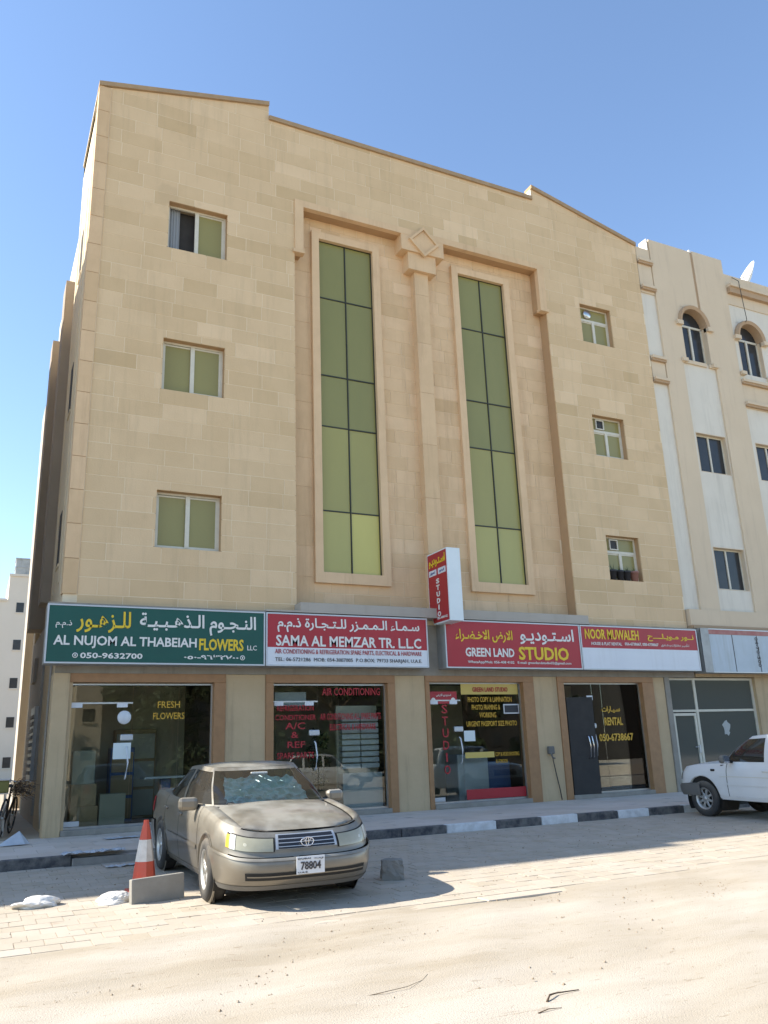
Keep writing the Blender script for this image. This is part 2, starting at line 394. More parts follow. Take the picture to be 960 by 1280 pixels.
# ------------------------------------------------------------------ GROUND
g = MB(); n1, n2 = 60, 60
g.poly([(-400, -3.45, -.15), (400, -3.45, -.15), (400, -8.98, gz(-8.98)), (-400, -8.98, gz(-8.98))])
road = g.build('road', 'asphalt', kind='structure')
s_ = MB(); xs = [-600, -200, -60, -25] + [-12 + .3 * i for i in range(95)] + [30, 80, 200, 600]; ys = [-600, -250, -100, -45, -25] + [-18.5 + .16 * i for i in range(60)]
ys = [y for y in ys if y < -8.99] + [-8.97, -8.93, -8.88, -8.83, -8.78, -8.74]
def sandz(x, y):
    if not (-13 < x < 18 and -19 < y): return gz(max(y, -22)) if y < -9 else gz(y)
    h = .012 * math.sin(x * 1.7 + y * .8) * math.sin(y * 2.9 + 1) + .008 * math.sin(x * 5.1 - y * 3.7) + .006 * random.uniform(-1, 1)
    for yr, wr in ((-10.1, .14), (-11.55, .16), (-9.55, .1)): h -= .016 * math.exp(-((y - yr - .12 * math.sin(x * .35)) / wr) ** 2) * (1 + .4 * math.sin(x * 9))
    h += .007 * math.sin(x * 13 + 3 * math.sin(y * 4)) * math.exp(-((y + 10.1) / .16) ** 2) + .006 * math.sin(x * 11 + y * 9) * math.sin(y * 17 - x * 3)
    e = min(1, max(0, (-8.74 - y) / .5)); d = .016 * math.sin(x * .9 + 1.3) + .010 * math.sin(x * 2.7) + .004
    return gz(y) + h * e + .004 + (d * min(1, (-8.70 - y) / .1) * max(0, 1 - (-8.9 - y) / .6) if y > -9.5 else 0) + .010 * e
s_.grid([[(x, y, sandz(x, y)) for y in ys] for x in xs], True)
sand = s_.build('sandy_ground', 'sand', kind='structure', fixn=False)
for f_ in sand.data.polygons:
    pass
b_ = MB(); b_.poly([(-400, 0.0, -.004), (400, 0.0, -.004), (400, 400, -.004), (-400, 400, -.004)])
b_.build('rear_yard_ground', 'asphalt', kind='structure')
# sidewalk: slab bed + individual slabs with recessed joints
sw = MB(); sw.box(-60, 60, -3.33, 0.0, -.3, -.006)
walk = sw.build('sidewalk', 'kgrey', kind='structure')
yb = [-3.33 + .555 * i for i in range(7)]; cnt = 0; rest = MB()
for i in range(-8, 40):
    for j in range(6):
        x0 = i * .6 + (.3 if j % 2 else 0) - .0; big = MB(); big.tn = min(1, max(0, random.gauss(.5, .13)))
        tgt = big if -2.2 < x0 < 13 else rest; tgt.tn = big.tn
        dz = random.uniform(-.0015, .0015)
        tgt.box(x0 + .003, x0 + .597, yb[j] + .003, yb[j + 1] - .003 if j < 5 else 0., -.02, dz, skip='b')
        if tgt is big: big.build('paving_slab', 'walk', walk, fixn=False)
rest.build('distant_paving_slabs', 'walk', walk, kind='stuff', fixn=False)
# painted kerb
kerb = bpy.data.objects.new('kerb', None); COL.objects.link(kerb); kerb['kind'] = 'structure'
bx = [-8.6, -7.6, -6.6, -5.65, -4.7, -3.7, -2.75, -1.8, -.85, .1, 1.05, 2.0, 2.9, 3.6, 4.55, 5.45, 6.35, 7.4, 8.4, 9.25, 10.25, 11.05, 12.0, 12.95, 13.9, 14.85, 15.8, 16.75, 17.7, 18.65, 19.6]
for i in range(len(bx) - 1):
    x0, x1 = bx[i], bx[i + 1]; m = 'kblack' if i % 2 else 'kwhite'
    if x0 < 3.5: m = 'kblack' if (x0 < .05 or 3.0 < x0) else 'kgrey'
    if x0 in (4.55,): m = 'kblack'
    k = MB(); jy = random.uniform(-.008, .008); jz = random.uniform(-.006, .004)
    if .05 < x0 < 2.5: jz -= .045; jy += random.uniform(-.03, .02)
    k.bbox(x0 + .006, x1 - .006, -3.46 + jy, -3.32, -.22, .0 + jz, .012)
    k.build('kerb_stone', m, kerb)
# parking bay pavers
bay = bpy.data.objects.new('parking_bay', None); COL.objects.link(bay); bay['kind'] = 'structure'
pb = MB(); pb.poly([(-14, -3.47, -.146), (26, -3.47, -.146), (26, -8.74, gz(-8.74) + .004), (-14, -8.74, gz(-8.74) + .004)])
pb.build('paving_bed', 'paverdust', bay)
cells = []; pr_ = .25; ny = int(5.26 / pr_)
for j in range(ny):
    for i in range(int(26 / pr_)):
        x0 = -6 + i * pr_ + (pr_ / 2 if j % 2 else 0); y0 = -8.73 + j * pr_
        vis = math.hypot(x0 - .2, (y0 + 7.6) * 1.3)
        cells.append((vis, x0, y0))
cells.sort(); rest = MB()
for k, (v_, x0, y0) in enumerate(cells):
    mb = MB() if k < 300 else rest; mb.tn = min(1, max(0, random.gauss(.55, .13)))
    h = random.uniform(.006, .0105); gp = .0045; P = []
    for (x, y) in ((x0 + gp, y0 + gp), (x0 + pr_ - gp, y0 + gp), (x0 + pr_ - gp, y0 + pr_ - gp), (x0 + gp, y0 + pr_ - gp)): P.append((x, y, gz(y) + h))
    b = len(mb.v); mb.v += P + [(p[0], p[1], p[2] - .012) for p in P]; mb.face((b, b + 1, b + 2, b + 3))
    for q in range(4): mb.face((b + q, b + 4 + q, b + 4 + (q + 1) % 4, b + (q + 1) % 4))
    if k < 300: mb.build('paver', 'paver', bay, fixn=False)
rest.build('distant_pavers', 'paver', bay, kind='stuff', fixn=False)
# flush edging stones between bay and sand
x = -8.
k2 = bpy.data.objects.new('edging_strip', None); COL.objects.link(k2); k2['kind'] = 'structure'
while x < 16:
    L_ = .97; k = MB(); k.tn = random.uniform(.3, .9); dz = random.uniform(-.002, .006) + .005
    k.bbox(x + .006, x + L_ - .006, -8.98 + random.uniform(-.01, .01), -8.745, -.4, gz(-8.85) + dz, .01)
    k.build('edging_stone', 'edge', k2); x += L_

# ------------------------------------------------------------------ MAIN BUILDING
B = thing('apartment_building', 'four storey sandstone block with gabled parapet and two tall green glass strips above the shops', 'building')
LW = [(1.71, 3.11, 5.53 + 3.58 * k, 6.78 + 3.58 * k) for k in range(3)]
RW = [(13.83, 15.0, 5.54 + 3.58 * k, 6.78 + 3.58 * k) for k in range(3)]
PAN = [(4.83, 12.57, 4.46, 13.4), (5.05, 12.35, 13.38, 14.72)]
holes = LW + RW + PAN
masonry(B, 'stone_block', .26, 16.4, 4.102, 17.7, 0, .358, (.62, .8, .95, 1.1), holes + [(4.82, 12.58, 4.0, 4.47)], 'stone', roof=ROOF)
grow = lambda h, e=.021: (h[0] - e, h[1] + e, h[2] - e, h[3] + e)
q = MB(); rr = [(.0, 16.4, 3.0, 17.7)]
for h in holes: rr = sub(rr, grow(h))
for p in rects_to_polys(rr, ROOF): q.prism(p, .0015, .30)
q.build('wall', 'mortar', B)
# corner quoins
zc = 4.46; 
while zc < 16.6:
    t_ = MB(); t_.tn = random.uniform(.15, .75); t_.box(-.02, .25, -.03, .25, zc + .005, min(zc + .71, 16.6)); t_.build('corner_stone', 'stone_pink', B, fixn=False); zc += .716
# core volume
q = MB(); q.box(.012, 16.39, .42, 3.1, 3.0, 16.25); q.box(.16, 16.39, 3.1, 11, 0, 15.9); q.build('rear_wall', 'cream', B)
q = MB(); q.box(.0, .011, .26, 3.1, 4.3, 16.58); q.box(0, .25, .3, 3.1, 16.25, 16.6); q.build('side_wall', 'cream', B)
# coping
for x0, z0, x1, z1 in ROOF:
    q = MB(); q.prism([(x0 - (.03 if x0 == 0 else 0), z0 - .1), (x1, z1 - .1), (x1, z1 + .02), (x0 - (.03 if x0 == 0 else 0), z0 + .02)], -.06, .30)
    q.build('coping', 'coping', B)
q = MB(); q.box(4.11, 4.14, .0, .3, 17.2, 17.5); q.box(12.41, 12.44, 0, .3, 17.24, 17.5); q.build('parapet_end', 'roofw', B)  # white sheets on the step ends, sunlight put into their colour
q = MB(); q.box(-.03, .02, .31, 3.1, 16.6, 16.68); q.build('side_coping', 'cream', B)
# recessed centre panel, blocks and reveals
YP = .35
glassH = [(5.40, 7.30, 5.06, 14.32), (9.58, 11.50, 5.06, 14.32)]
masonry(B, 'panel_stone', 4.83, 12.57, 4.46, 14.72, YP, .358, (.55, .75, .95), glassH + [(4.8, 5.385, 4.4, 14.8), (8.3, 8.72, 4.4, 14.8), (4.8, 5.05, 13.4, 14.8), (12.35, 12.6, 13.4, 14.8)], 'stone_pink', limit=130, depth=.03)
q = MB(); rr = [(4.83, 12.57, 4.46, 14.72)]
for h in [(5.59, 7.12, 5.29, 14.12), (9.77, 11.3, 5.29, 14.12)]: rr = sub(rr, h)
for a, b, c, d in rr: q.box(a, b, YP + .006, YP + .06, c, d)
q.build('panel_backing', 'mortar', B)
q = MB()
def revbox(q, a, b, c, d, y0, y1, sides='lrtb', th=.02):
    e_ = .001 if 't' in sides and 'b' in sides else 0
    if 'l' in sides: q.box(a - th, a, y0, y1, c - e_, d + e_)
    if 'r' in sides: q.box(b, b + th, y0, y1, c - e_, d + e_)
    if 't' in sides: q.box(a - th, b + th, y0, y1, d, d + th)
    if 'b' in sides: q.box(a - th, b + th, y0, y1, c - th, c)
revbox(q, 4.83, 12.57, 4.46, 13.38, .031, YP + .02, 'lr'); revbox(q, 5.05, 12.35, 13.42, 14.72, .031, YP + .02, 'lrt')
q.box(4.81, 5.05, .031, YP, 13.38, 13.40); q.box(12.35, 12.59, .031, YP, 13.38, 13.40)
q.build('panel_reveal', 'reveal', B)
# raised outer band above the shoulders, in mitred lengths
for nm, (a, b, c, d) in {'a': (4.83, 5.06, 13.42, 14.9), 'b': (12.34, 12.57, 13.42, 14.9), 'c': (5.06, 8.1, 14.71, 14.9), 'd': (8.98, 12.34, 14.71, 14.9)}.items():
    q = MB(); q.tn = random.uniform(.4, .8); q.box(a, b, -.045, .1, c, d); q.build('raised_band', 'stone_pink', B)
for a, b in ((4.78, 5.08), (12.32, 12.62)):
    q = MB(); q.box(a, b, -.07, .12, 13.34, 13.43); q.build('shoulder_block', 'stone_pink', B)
z = 4.46; jj = 0
while z < 14.6:
    k = MB(); k.tn = random.uniform(.25, .6); zt_ = min(z + .72, 14.70); k.box(4.84 if z < 13.3 else 5.06, 5.38, YP - .004, YP + .02, z + .003, zt_ - .003); k.build('jamb_stone', 'stone_pink', B, fixn=False); z += .72
# centre pilaster and stepped corbel with diamond
q = MB(); q.tn = .5; z = 4.46
while z < 13.7:
    k = MB(); k.tn = random.uniform(.35, .65); k.box(8.3, 8.72, .13, YP + .02, z + .002, min(z + 1.43, 13.72) - .002); k.build('pilaster_stone', 'stone_pink', B, fixn=False); z += 1.432
for a, b, c, d, y in ((7.86, 9.17, 14.24, 14.9, -.04), (8.08, 8.93, 13.72, 14.24, .02)):
    q = MB(); q.tn = .5; q.box(a, b, y, YP + .02, c, d); q.build('corbel', 'stone_pink', B)
cxd, czd = 8.54, 14.58
def dia(r): return [(cxd - r, czd), (cxd, czd - r), (cxd + r, czd), (cxd, czd + r)]
q = MB(); o4, i4 = dia(.46), dia(.37)
for k in range(4):
    j = (k + 1) % 4; q.prism([o4[k], o4[j], i4[j], i4[k]], -.11, -.03)
q.build('diamond_frame', 'stone_pink', B)
q = MB(); i5 = dia(.36); ap = (cxd, -.02, czd)
q.prism(i5, -.06, -.03); q.build('diamond_panel', 'stone_pink', B)
# green strips
def strip(gx0, gx1, shades):
    z0, z1 = 5.29, 14.12; y = YP
    fr = MB(); fr.tn = .6
    for (a, b, c, d) in ((gx0 - .2, gx0 - .0, z0 - .25, z1 + .2), (gx1, gx1 + .2, z0 - .25, z1 + .2)):
        k = MB(); k.tn = .65; k.box(a, b, y - .1, y + .05, c, d); k.build('strip_jamb', 'stone_pink', B)
    for (c, d) in ((z0 - .25, z0), (z1, z1 + .2)):
        k = MB(); k.tn = .7; k.box(gx0, gx1, y - .1, y + .05, c, d); k.build('strip_sill' if c < z0 else 'strip_lintel', 'stone_pink', B)
    zs = [5.29, 6.80, 8.95, 10.31, 12.47, 14.12]; xm = (gx0 + gx1) / 2
    for i in range(5):
        for j, (a, b) in enumerate(((gx0, xm), (xm, gx1))):
            k = MB(); rt = Matrix.Rotation(R(random.uniform(-.35, .35)), 4, 'X') @ Matrix.Rotation(R(random.uniform(-.3, .3)), 4, 'Z')
            c = Vector(((a + b) / 2, y + .03, (zs[i] + zs[i + 1]) / 2)); hx, hz = (b - a) / 2 - .018, (zs[i + 1] - zs[i]) / 2 - .018
            k.box(-hx, hx, -.004, .004, -hz, hz, Matrix.Translation(c) @ rt)
            k.build('glass_pane', shades[i][j], B)
    k = MB(); wdt = .014
    for zz in zs: k.box(gx0, gx1, y + .005, y + .05, zz - wdt, zz + wdt)
    for xx in (gx0 + .005, xm, gx1 - .012): k.box(xx - .012, xx + .012, y + .0, y + .055, z0, z1)
    k.build('mullion', 'mullion', B)
    k = MB(); k.box(gx0, gx1, y + .06, y + .08, z0, z1); k.build('strip_backing', 'dark', B)
strip(5.59, 7.12, (('ol3', 'ol4'), ('ol2', 'ol2'), ('ol1', 'ol1'), ('ol1', 'ol1'), ('ol1', 'ol1')))
strip(9.77, 11.3, (('ol3', 'ol3'), ('ol2', 'ol2'), ('ol1', 'ol1'), ('ol1', 'ol1'), ('ol1', 'ol1')))
# small windows
def window(a, b, c, d, kind, i):
    dy = .17
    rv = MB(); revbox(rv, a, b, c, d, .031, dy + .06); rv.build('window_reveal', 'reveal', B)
    fr = MB(); t = .055
    xm = (a + b) / 2; zt = d
    if kind == 'R': zt = c + .8
    fr.box(a, b, dy, dy + .05, c, c + t); fr.box(a, b, dy, dy + .05, d - t * .8, d)
    for xx in (a, b - t): fr.box(xx, xx + t, dy + .002, dy + .048, c + t, d - t * .8)
    fr.box(xm - .045, xm + .045, dy - .012, dy + .04, c + t, zt - (t * .8 if kind == 'L' else 0))
    if kind == 'R': fr.box(a + t, b - t, dy - .01, dy + .045, zt - .03, zt + .045)
    F = fr.build('window_frame', 'frame', B)
    bk = MB(); bk.box(a, b, dy + .2, dy + .22, c, d); bk.build('window_room', 'dark', B)
    def sash(x0, x1, z0, z1, m, y):
        s = MB(); e = .035
        s.box(x0, x1, y, y + .03, z0, z0 + e); s.box(x0, x1, y, y + .03, z1 - e, z1)
        s.box(x0, x0 + e, y + .001, y + .029, z0 + e, z1 - e); s.box(x1 - e, x1, y + .001, y + .029, z0 + e, z1 - e); s.build('sash', 'frame', F)
        p = MB(); p.box(x0 + e, x1 - e, y + .012, y + .018, z0 + e, z1 - e); p.build('pane', m, F)
    if kind == 'L':
        if i == 2:
            sash(xm, b - t, c + t, d - t, 'olw', dy + .015)
            cu = MB(); P = [[(a + t + .02 + .24 * k / 14, dy + .12 + .02 * math.sin(k * 1.7), z) for z in (c + .02, d)] for k in range(15)]
            cu.grid(P); cu.build('curtain', mat('pale_curtain', (.30, .32, .34), .8), F)
        else:
            sash(a + t, xm + .01, c + t, d - t, 'olw', dy + .032); sash(xm - .01, b - t, c + t, d - t, 'olw', dy + .002)
    else:
        sash(a + t, xm, c + t, zt - .03, 'olw', dy + .012); sash(xm, b - t, c + t, zt - .03, 'olw', dy + .002)
        p = MB(); p.box(a + t, b - t, dy + .02, dy + .026, zt + .045, d - t); p.build('pane', 'olw', F)
        ex = a + .38; ez = (zt + d) / 2
        e = MB()
        if i == 2:
            e.lathe([(0, 0), (.13, 0), (.15, .03), (.15, .06)], 20, 'Y', (ex, dy - .05, ez)); e.build('exhaust_fan', 'steel', F)
        else:
            sx, sz = .15, .15
            revbox(e, ex - sx + .03, ex + sx - .03, ez - sz + .03, ez + sz - .03, dy - .03, dy + .03, th=.03); E_ = e.build('exhaust_fan', 'frame', F)
            e = MB(); e.box(ex - sx + .03, ex + sx - .03, dy, dy + .01, ez - sz + .03, ez + sz - .03)
            if i == 1: e.lathe([(0, -.01), (.08, -.01), (.1, .0)], 16, 'Y', (ex, dy, ez))
            e.build('fan_grille', 'black', F)
for i, h in enumerate(LW): window(*h, 'L', i)
for i, h in enumerate(RW): window(*h, 'R', i)
# projecting ledge above signs, lintel underside
q = MB(); q.box(4.0, 12.62, -.41, -.006, 4.215, 4.25); q.box(4.78, 12.60, -.39, -.006, 4.25, 4.44); q.box(4.82, 12.58, -.0, .36, 4.40, 4.455); q.build('ledge', 'greybeige', B)
for fa_, fb_ in ((-.27, 4.0), (12.62, 16.28)): q = MB(); q.box(fa_, fb_, -.38, -.006, 4.2, 4.225); q.build('sign_flashing', 'grey', B)
q = MB(); q.box(-.04, 16.4, -.015, .0, 2.93, 4.10); q.build('lintel', 'grey', B)
# left side: shaded bays and details
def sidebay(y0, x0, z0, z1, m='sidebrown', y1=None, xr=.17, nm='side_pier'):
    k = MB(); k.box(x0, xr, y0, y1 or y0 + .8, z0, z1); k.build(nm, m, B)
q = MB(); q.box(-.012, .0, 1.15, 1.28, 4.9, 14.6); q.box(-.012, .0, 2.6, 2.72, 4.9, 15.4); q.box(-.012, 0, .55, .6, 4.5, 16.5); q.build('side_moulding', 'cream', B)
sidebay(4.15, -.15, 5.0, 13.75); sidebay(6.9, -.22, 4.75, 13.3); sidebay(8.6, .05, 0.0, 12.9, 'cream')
sidebay(6.2, -.05, 3.3, 3.9, nm='side_pier_foot')
for kz in range(3):
    for y0 in (1.5, 5.4):
        z = 5.4 + 3.58 * kz; k = MB(); k.box(-.008 if y0 < 3 else .13, .17, y0 + .1, y0 + .6, z, z + 1.2)
        k.build('side_window', 'dark', B)
        k = MB(); k.box(-.02, .17, y0 + .05, y0 + .65, z - .06, z); k.build('side_window_sill', 'cream', B)
q = MB(); q.box(0, .3, .0, 3.2, 0, 4.3); q.build('side_ground_wall', 'plaster', B)
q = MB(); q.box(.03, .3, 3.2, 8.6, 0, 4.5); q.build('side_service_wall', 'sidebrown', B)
q = MB(); q.box(-.02, .03, 3.7, 3.74, 0.2, 4.2)
q.build('side_pipe', 'grey', B)
lv = MB(); lv.box(-.05, .03, 4.6, 5.9, .9, 2.6); LV = lv.build('service_panel', 'metal_paint', B)
for k in range(9):
    q = MB(); q.box(-.075, -.05, 4.7, 5.8, 1.05 + k * .16, 1.13 + k * .16); q.build('louvre', 'grey', LV)
q = MB(); q.tube([(-.02, .9, .1), (-.05, .9, .5), (-.05, .88, 2.2), (-.03, .9, 4.2)], .025, 8); q.build('drain_pipe', 'grey', B)

# ---- ground floor pillars, trims, shopfronts
def pillar(a, b, m='plaster', y0=0., z1=2.93, name='pillar', yb=.5):
    k = MB(); k.bbox(a, b, y0, yb, -.01, z1, .012); k.build(name, m, B)
pillar(-.06, .24, y0=-.06); pillar(3.27, 4.13); pillar(7.17, 7.95); pillar(10.99, 11.71); pillar(14.87, 15.27)
def trim(a, b, c, d, y0=-.025, nm='door_surround'):
    k = MB(); k.bbox(a, b, y0, .3, c, d, .008); k.build(nm, 'orange', B)
for (a, b, c, d) in ((3.03, 3.27, 0, 2.76), (.24, 3.27, 2.76, 2.93), (4.13, 4.30, 0, 2.76), (6.98, 7.17, 0, 2.76), (4.13, 7.17, 2.76, 2.93),
                     (7.95, 8.06, 0, 2.79), (10.67, 10.99, 0, 2.79), (7.95, 10.99, 2.79, 2.93), (11.71, 11.91, 0, 2.79), (14.48, 14.87, 0, 2.79), (11.71, 14.87, 2.79, 2.93)):
    trim(a, b, c, d)
def shop(a, b, zt, door, room='room', z0=.1, posts=(), depth=3.2):
    gy = .14
    sl = MB(); sl.bbox(a, b, -.06, .3, 0, z0, .01); sl.build('threshold', 'grey', B)
    F = MB(); F.box(a, b, gy - .02, gy + .03, z0, z0 + .04); F.box(a, b, gy - .02, gy + .03, zt - .035, zt)
    F.box(a, a + .03, gy - .02, gy + .03, z0 + .04, zt - .035); F.box(b - .03, b, gy - .02, gy + .03, z0 + .04, zt - .035)
    F.box(a + .03, door[1], gy - .015, gy + .02, 2.36, 2.39)
    F = F.build('shopfront', 'steel', B)
    d0, d1 = door; xs = sorted({a + .03, b - .03, d0, d1, *posts})
    for i in range(len(xs) - 1):
        if xs[i + 1] - xs[i] < .06: continue
        p = MB(); p.box(xs[i] + .006, xs[i + 1] - .006, gy - .004, gy + .004, z0 + .045, 2.355 if xs[i] < d1 - .01 else zt - .04); p.build('glass_pane', 'shopglass', F)
    p = MB(); p.box(a + .03, d1 - .006, gy - .004, gy + .004, 2.395, zt - .04); p.build('glass_pane', 'shopglass', F)
    for xx in (d0 + .03, d1 - .3):
        p = MB(); p.box(xx, xx + .2, gy - .03, gy + .03, 2.29, 2.375); p.build('patch_fitting', 'white_vinyl', F)
    p = MB(); p.box(d0 + .02, d0 + .3, gy - .03, gy + .03, z0 + .05, z0 + .14); p.build('patch_fitting', 'silver', F)
    hx = d1 - .09
    p = MB(); p.tube([(hx, gy - .03, .95), (hx, gy - .09, .99), (hx + .035, gy - .09, 1.25), (hx, gy - .09, 1.5), (hx, gy - .03, 1.54)], .016, 8); p.build('door_handle', 'white_vinyl', F)
    p = MB(); p.bbox(hx - .12, hx + .12, gy - .035, gy + .03, 1.66, 1.78, .02); p.build('door_lock', 'silver', F)
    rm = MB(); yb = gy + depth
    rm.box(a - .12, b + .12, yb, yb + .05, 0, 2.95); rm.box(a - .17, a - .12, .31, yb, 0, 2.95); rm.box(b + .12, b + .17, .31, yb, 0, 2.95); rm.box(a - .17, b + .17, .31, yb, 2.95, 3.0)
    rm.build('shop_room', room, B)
    fl = MB(); fl.box(a - .11, b + .11, .2, yb, .0, .06); fl.build('shop_floor', 'tile', B)
    return F
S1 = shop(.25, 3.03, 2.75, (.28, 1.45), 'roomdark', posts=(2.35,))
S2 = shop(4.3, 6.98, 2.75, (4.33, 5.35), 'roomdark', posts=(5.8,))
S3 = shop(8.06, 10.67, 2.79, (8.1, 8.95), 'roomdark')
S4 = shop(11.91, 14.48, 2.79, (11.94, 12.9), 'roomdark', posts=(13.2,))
YG = .134
# shop 1 lettering
text('window_lettering', 'FRESH', 'letter_amber', S1, 1.93, 2.37, 2.27, 2.40, .12, .008); text('window_lettering', 'FLOWERS', 'letter_amber', S1, 1.85, 2.47, 2.05, 2.18, .12, .008)
p = MB(); p.box(1.12, 1.45, YG - .008, YG - .004, 1.32, 1.62); n_ = p.build('notice', 'paper', S1)
p = MB(); p.lathe([(0, -.02), (.12, -.02), (.13, 0)], 24, 'Y', (1.3, YG, 2.1)); p.build('wall_clock', 'white_vinyl', S1)
# shop 2 lettering
def rl(x0, x1, z0, z1, s, F=S2, m='letter_red', b=.012): text('window_lettering', s, m, F, x0, x1, z0, z1, .12, b)
rl(5.45, 6.85, 2.50, 2.66, 'AIR CONDITIONING'); rl(4.42, 5.25, 2.18, 2.30, 'REFRIGERATION'); rl(4.38, 5.3, 1.99, 2.10, 'CONDITIONER')
rl(4.6, 5.05, 1.80, 1.94, 'A/C'); rl(4.73, 4.9, 1.62, 1.75, '&'); rl(4.65, 5.05, 1.42, 1.55, 'REF'); rl(4.42, 5.25, 1.20, 1.33, 'SPARE PARTS')
rl(5.4, 6.85, 1.98, 2.12, 'AIR CONDITIONING ALL SPARE PARTS'); rl(5.62, 6.72, 1.76, 1.89, 'ELECTRICAL & HARDWARE')
p = MB(); p.box(4.5, 5.22, .5, .9, 2.3, 2.6); p.build('air_conditioner', 'white_vinyl', S2)
sh = MB(); sh.box(5.95, 6.95, .55, .6, .1, 2.3); SH = sh.build('display_shelf', 'frame', S2)
for k in range(9):
    for j in range(2):
        q = MB(); q.box(6.0 + j * .46, 6.43 + j * .46, .35, .54, .95 + k * .125, 1.045 + k * .125); q.build('stock_box', 'white_vinyl', SH)
q = MB(); q.box(5.98, 6.93, .3, .54, .1, .85); q.build('counter_front', 'white_vinyl', SH)
# shop 3
for i, c in enumerate('STUDIO'): rl(8.42 if c != 'I' else 8.48, 8.58 if c != 'I' else 8.52, 2.08 - i * .27, 2.28 - i * .27, c, S3)
p = MB(); p.box(8.08, 8.86, YG - .008, YG - .004, 2.30, 2.58); p.build('door_poster', 'red_sign', S3)
text('poster_lettering', 'استوديو الارض', 'letter_white', S3, 8.3, 8.7, 2.46, 2.53, .122, .01, arabic=True)
p = MB(); p.lathe([(0, -.006), (.06, -.006)], 16, 'Y', (8.22, YG - .01, 2.38)); p.lathe([(0, -.006), (.06, -.006)], 16, 'Y', (8.75, YG - .01, 2.38)); p.build('poster_emblem', 'letter_white', S3)
p = MB(); p.box(8.98, 10.6, YG - .008, YG - .004, 2.51, 2.77); p.build('yellow_header', 'yellow_paper', S3)
rl(9.3, 10.3, 2.57, 2.68, 'GREEN LAND STUDIO', S3, 'letter_red', .02)
for (s, a, b, z) in (('PHOTO COPY & LAMINATION', 9.15, 10.4, 2.33), ('PHOTO FRAMING &', 9.25, 10.05, 2.15), ('WORKING', 9.45, 9.92, 1.97), ('URGENT PASSPORT SIZE PHOTO', 9.08, 10.5, 1.77)):
    rl(a, b, z, z + .12, s, S3, 'letter_amber', .012)
p = MB(); p.box(10.15, 10.6, YG - .01, YG - .004, 2.05, 2.28); p.build('screen_frame', 'silver', S3)
p = MB(); p.box(10.18, 10.57, YG - .014, YG - .01, 2.08, 2.25); p.build('screen', 'grille', S3)
p = MB(); p.box(9.0, 9.3, YG - .008, YG - .004, 1.44, 1.68); p.build('notice', 'paper', S3)
p = MB(); p.box(9.0, 9.8, YG - .008, YG - .004, 1.06, 1.19); p.build('yellow_band', 'yellow_paper', S3)
rl(9.82, 10.5, 1.08, 1.17, 'COPY & VIDEO SHOOTING', S3, 'letter_amber', .005); rl(9.82, 10.15, .92, 1.01, 'AL-FONOON', S3, 'letter_amber', .005)
p = MB(); p.box(8.98, 10.62, YG - .012, YG - .002, .15, .37); p.build('red_skirting', 'red_sign', S3)
p = MB(); p.bbox(9.0, 9.85, .5, 1.1, .06, 1.15, .03); p.build('shop_counter', 'white_vinyl', S3)
p = MB(); p.bbox(9.95, 10.6, .7, 1.2, .06, .95, .02); p.build('side_cabinet', 'blueplastic', S3)
# shop 4: open dark door leaf
p = MB(); p.box(11.96, 12.72, -.0, .05, .1, 2.42, Matrix.Translation((12.0, 0, 0)) @ Matrix.Rotation(R(-6), 4, 'Z') @ Matrix.Translation((-12.0, 0, 0))); D4 = p.build('open_door_leaf', 'dark', S4)
p = MB()
for xx in (12.46, 12.56): p.tube([(xx, -.03, .92), (xx - .0, -.12, .98), (xx + .03, -.12, 1.2), (xx, -.12, 1.45), (xx, -.03, 1.5)], .014, 8)
p.build('pull_handle', 'chrome', D4)
p = MB(); p.box(12.6, 12.78, -.02, .0, 2.36, 2.46); p.build('patch_fitting', 'white_vinyl', D4)
text('window_lettering', 'سـيـارات', 'letter_amber', S4, 13.15, 13.75, 2.02, 2.2, .12, .03, arabic=True); text('window_lettering', 'RENTAL', 'letter_amber', S4, 13.2, 13.8, 1.72, 1.92, .12, .03)
text('window_lettering', '050-6738667', 'letter_amber', S4, 12.98, 14.1, 1.33, 1.52, .12, .03)

# shop contents (things)
for k, (x, y, z, a, h, m, lb) in enumerate(((.45, .5, .06, .5, .42, 'carton', 'brown carton at the bottom left behind the flower shop glass'), (.98, .5, .06, .48, .62, 'cartong', 'tall grey carton standing right of the brown cartons inside the flower shop'),
                                 (.45, .52, .48, .46, .40, 'carton', 'brown carton stacked second on the left inside the flower shop'), (.44, .5, .88, .42, .62, 'cartong', 'flat grey carton on top of the carton stack inside the flower shop'))):
    p = MB(); p.bbox(x - .0, x + a, y, y + .4, z, z + h, .006); o = p.build('carton', m); tag(o, lb, 'box', 'cartons in the flower shop')
t = thing('flower_table', 'small table with pale top and blue pedestal inside the flower shop', 'table', (2.25, .7, .06))
p = MB(); p.box(-.45, .45, -.25, .25, .86, .9); p.build('table_top', 'white_vinyl', t); p = MB(); p.bbox(-.1, .1, -.08, .08, .02, .86, .02); p.build('pedestal', 'blueplastic', t)
p = MB(); p.box(-.3, .3, -.2, .2, 0, .03); p.build('base', 'blueplastic', t)
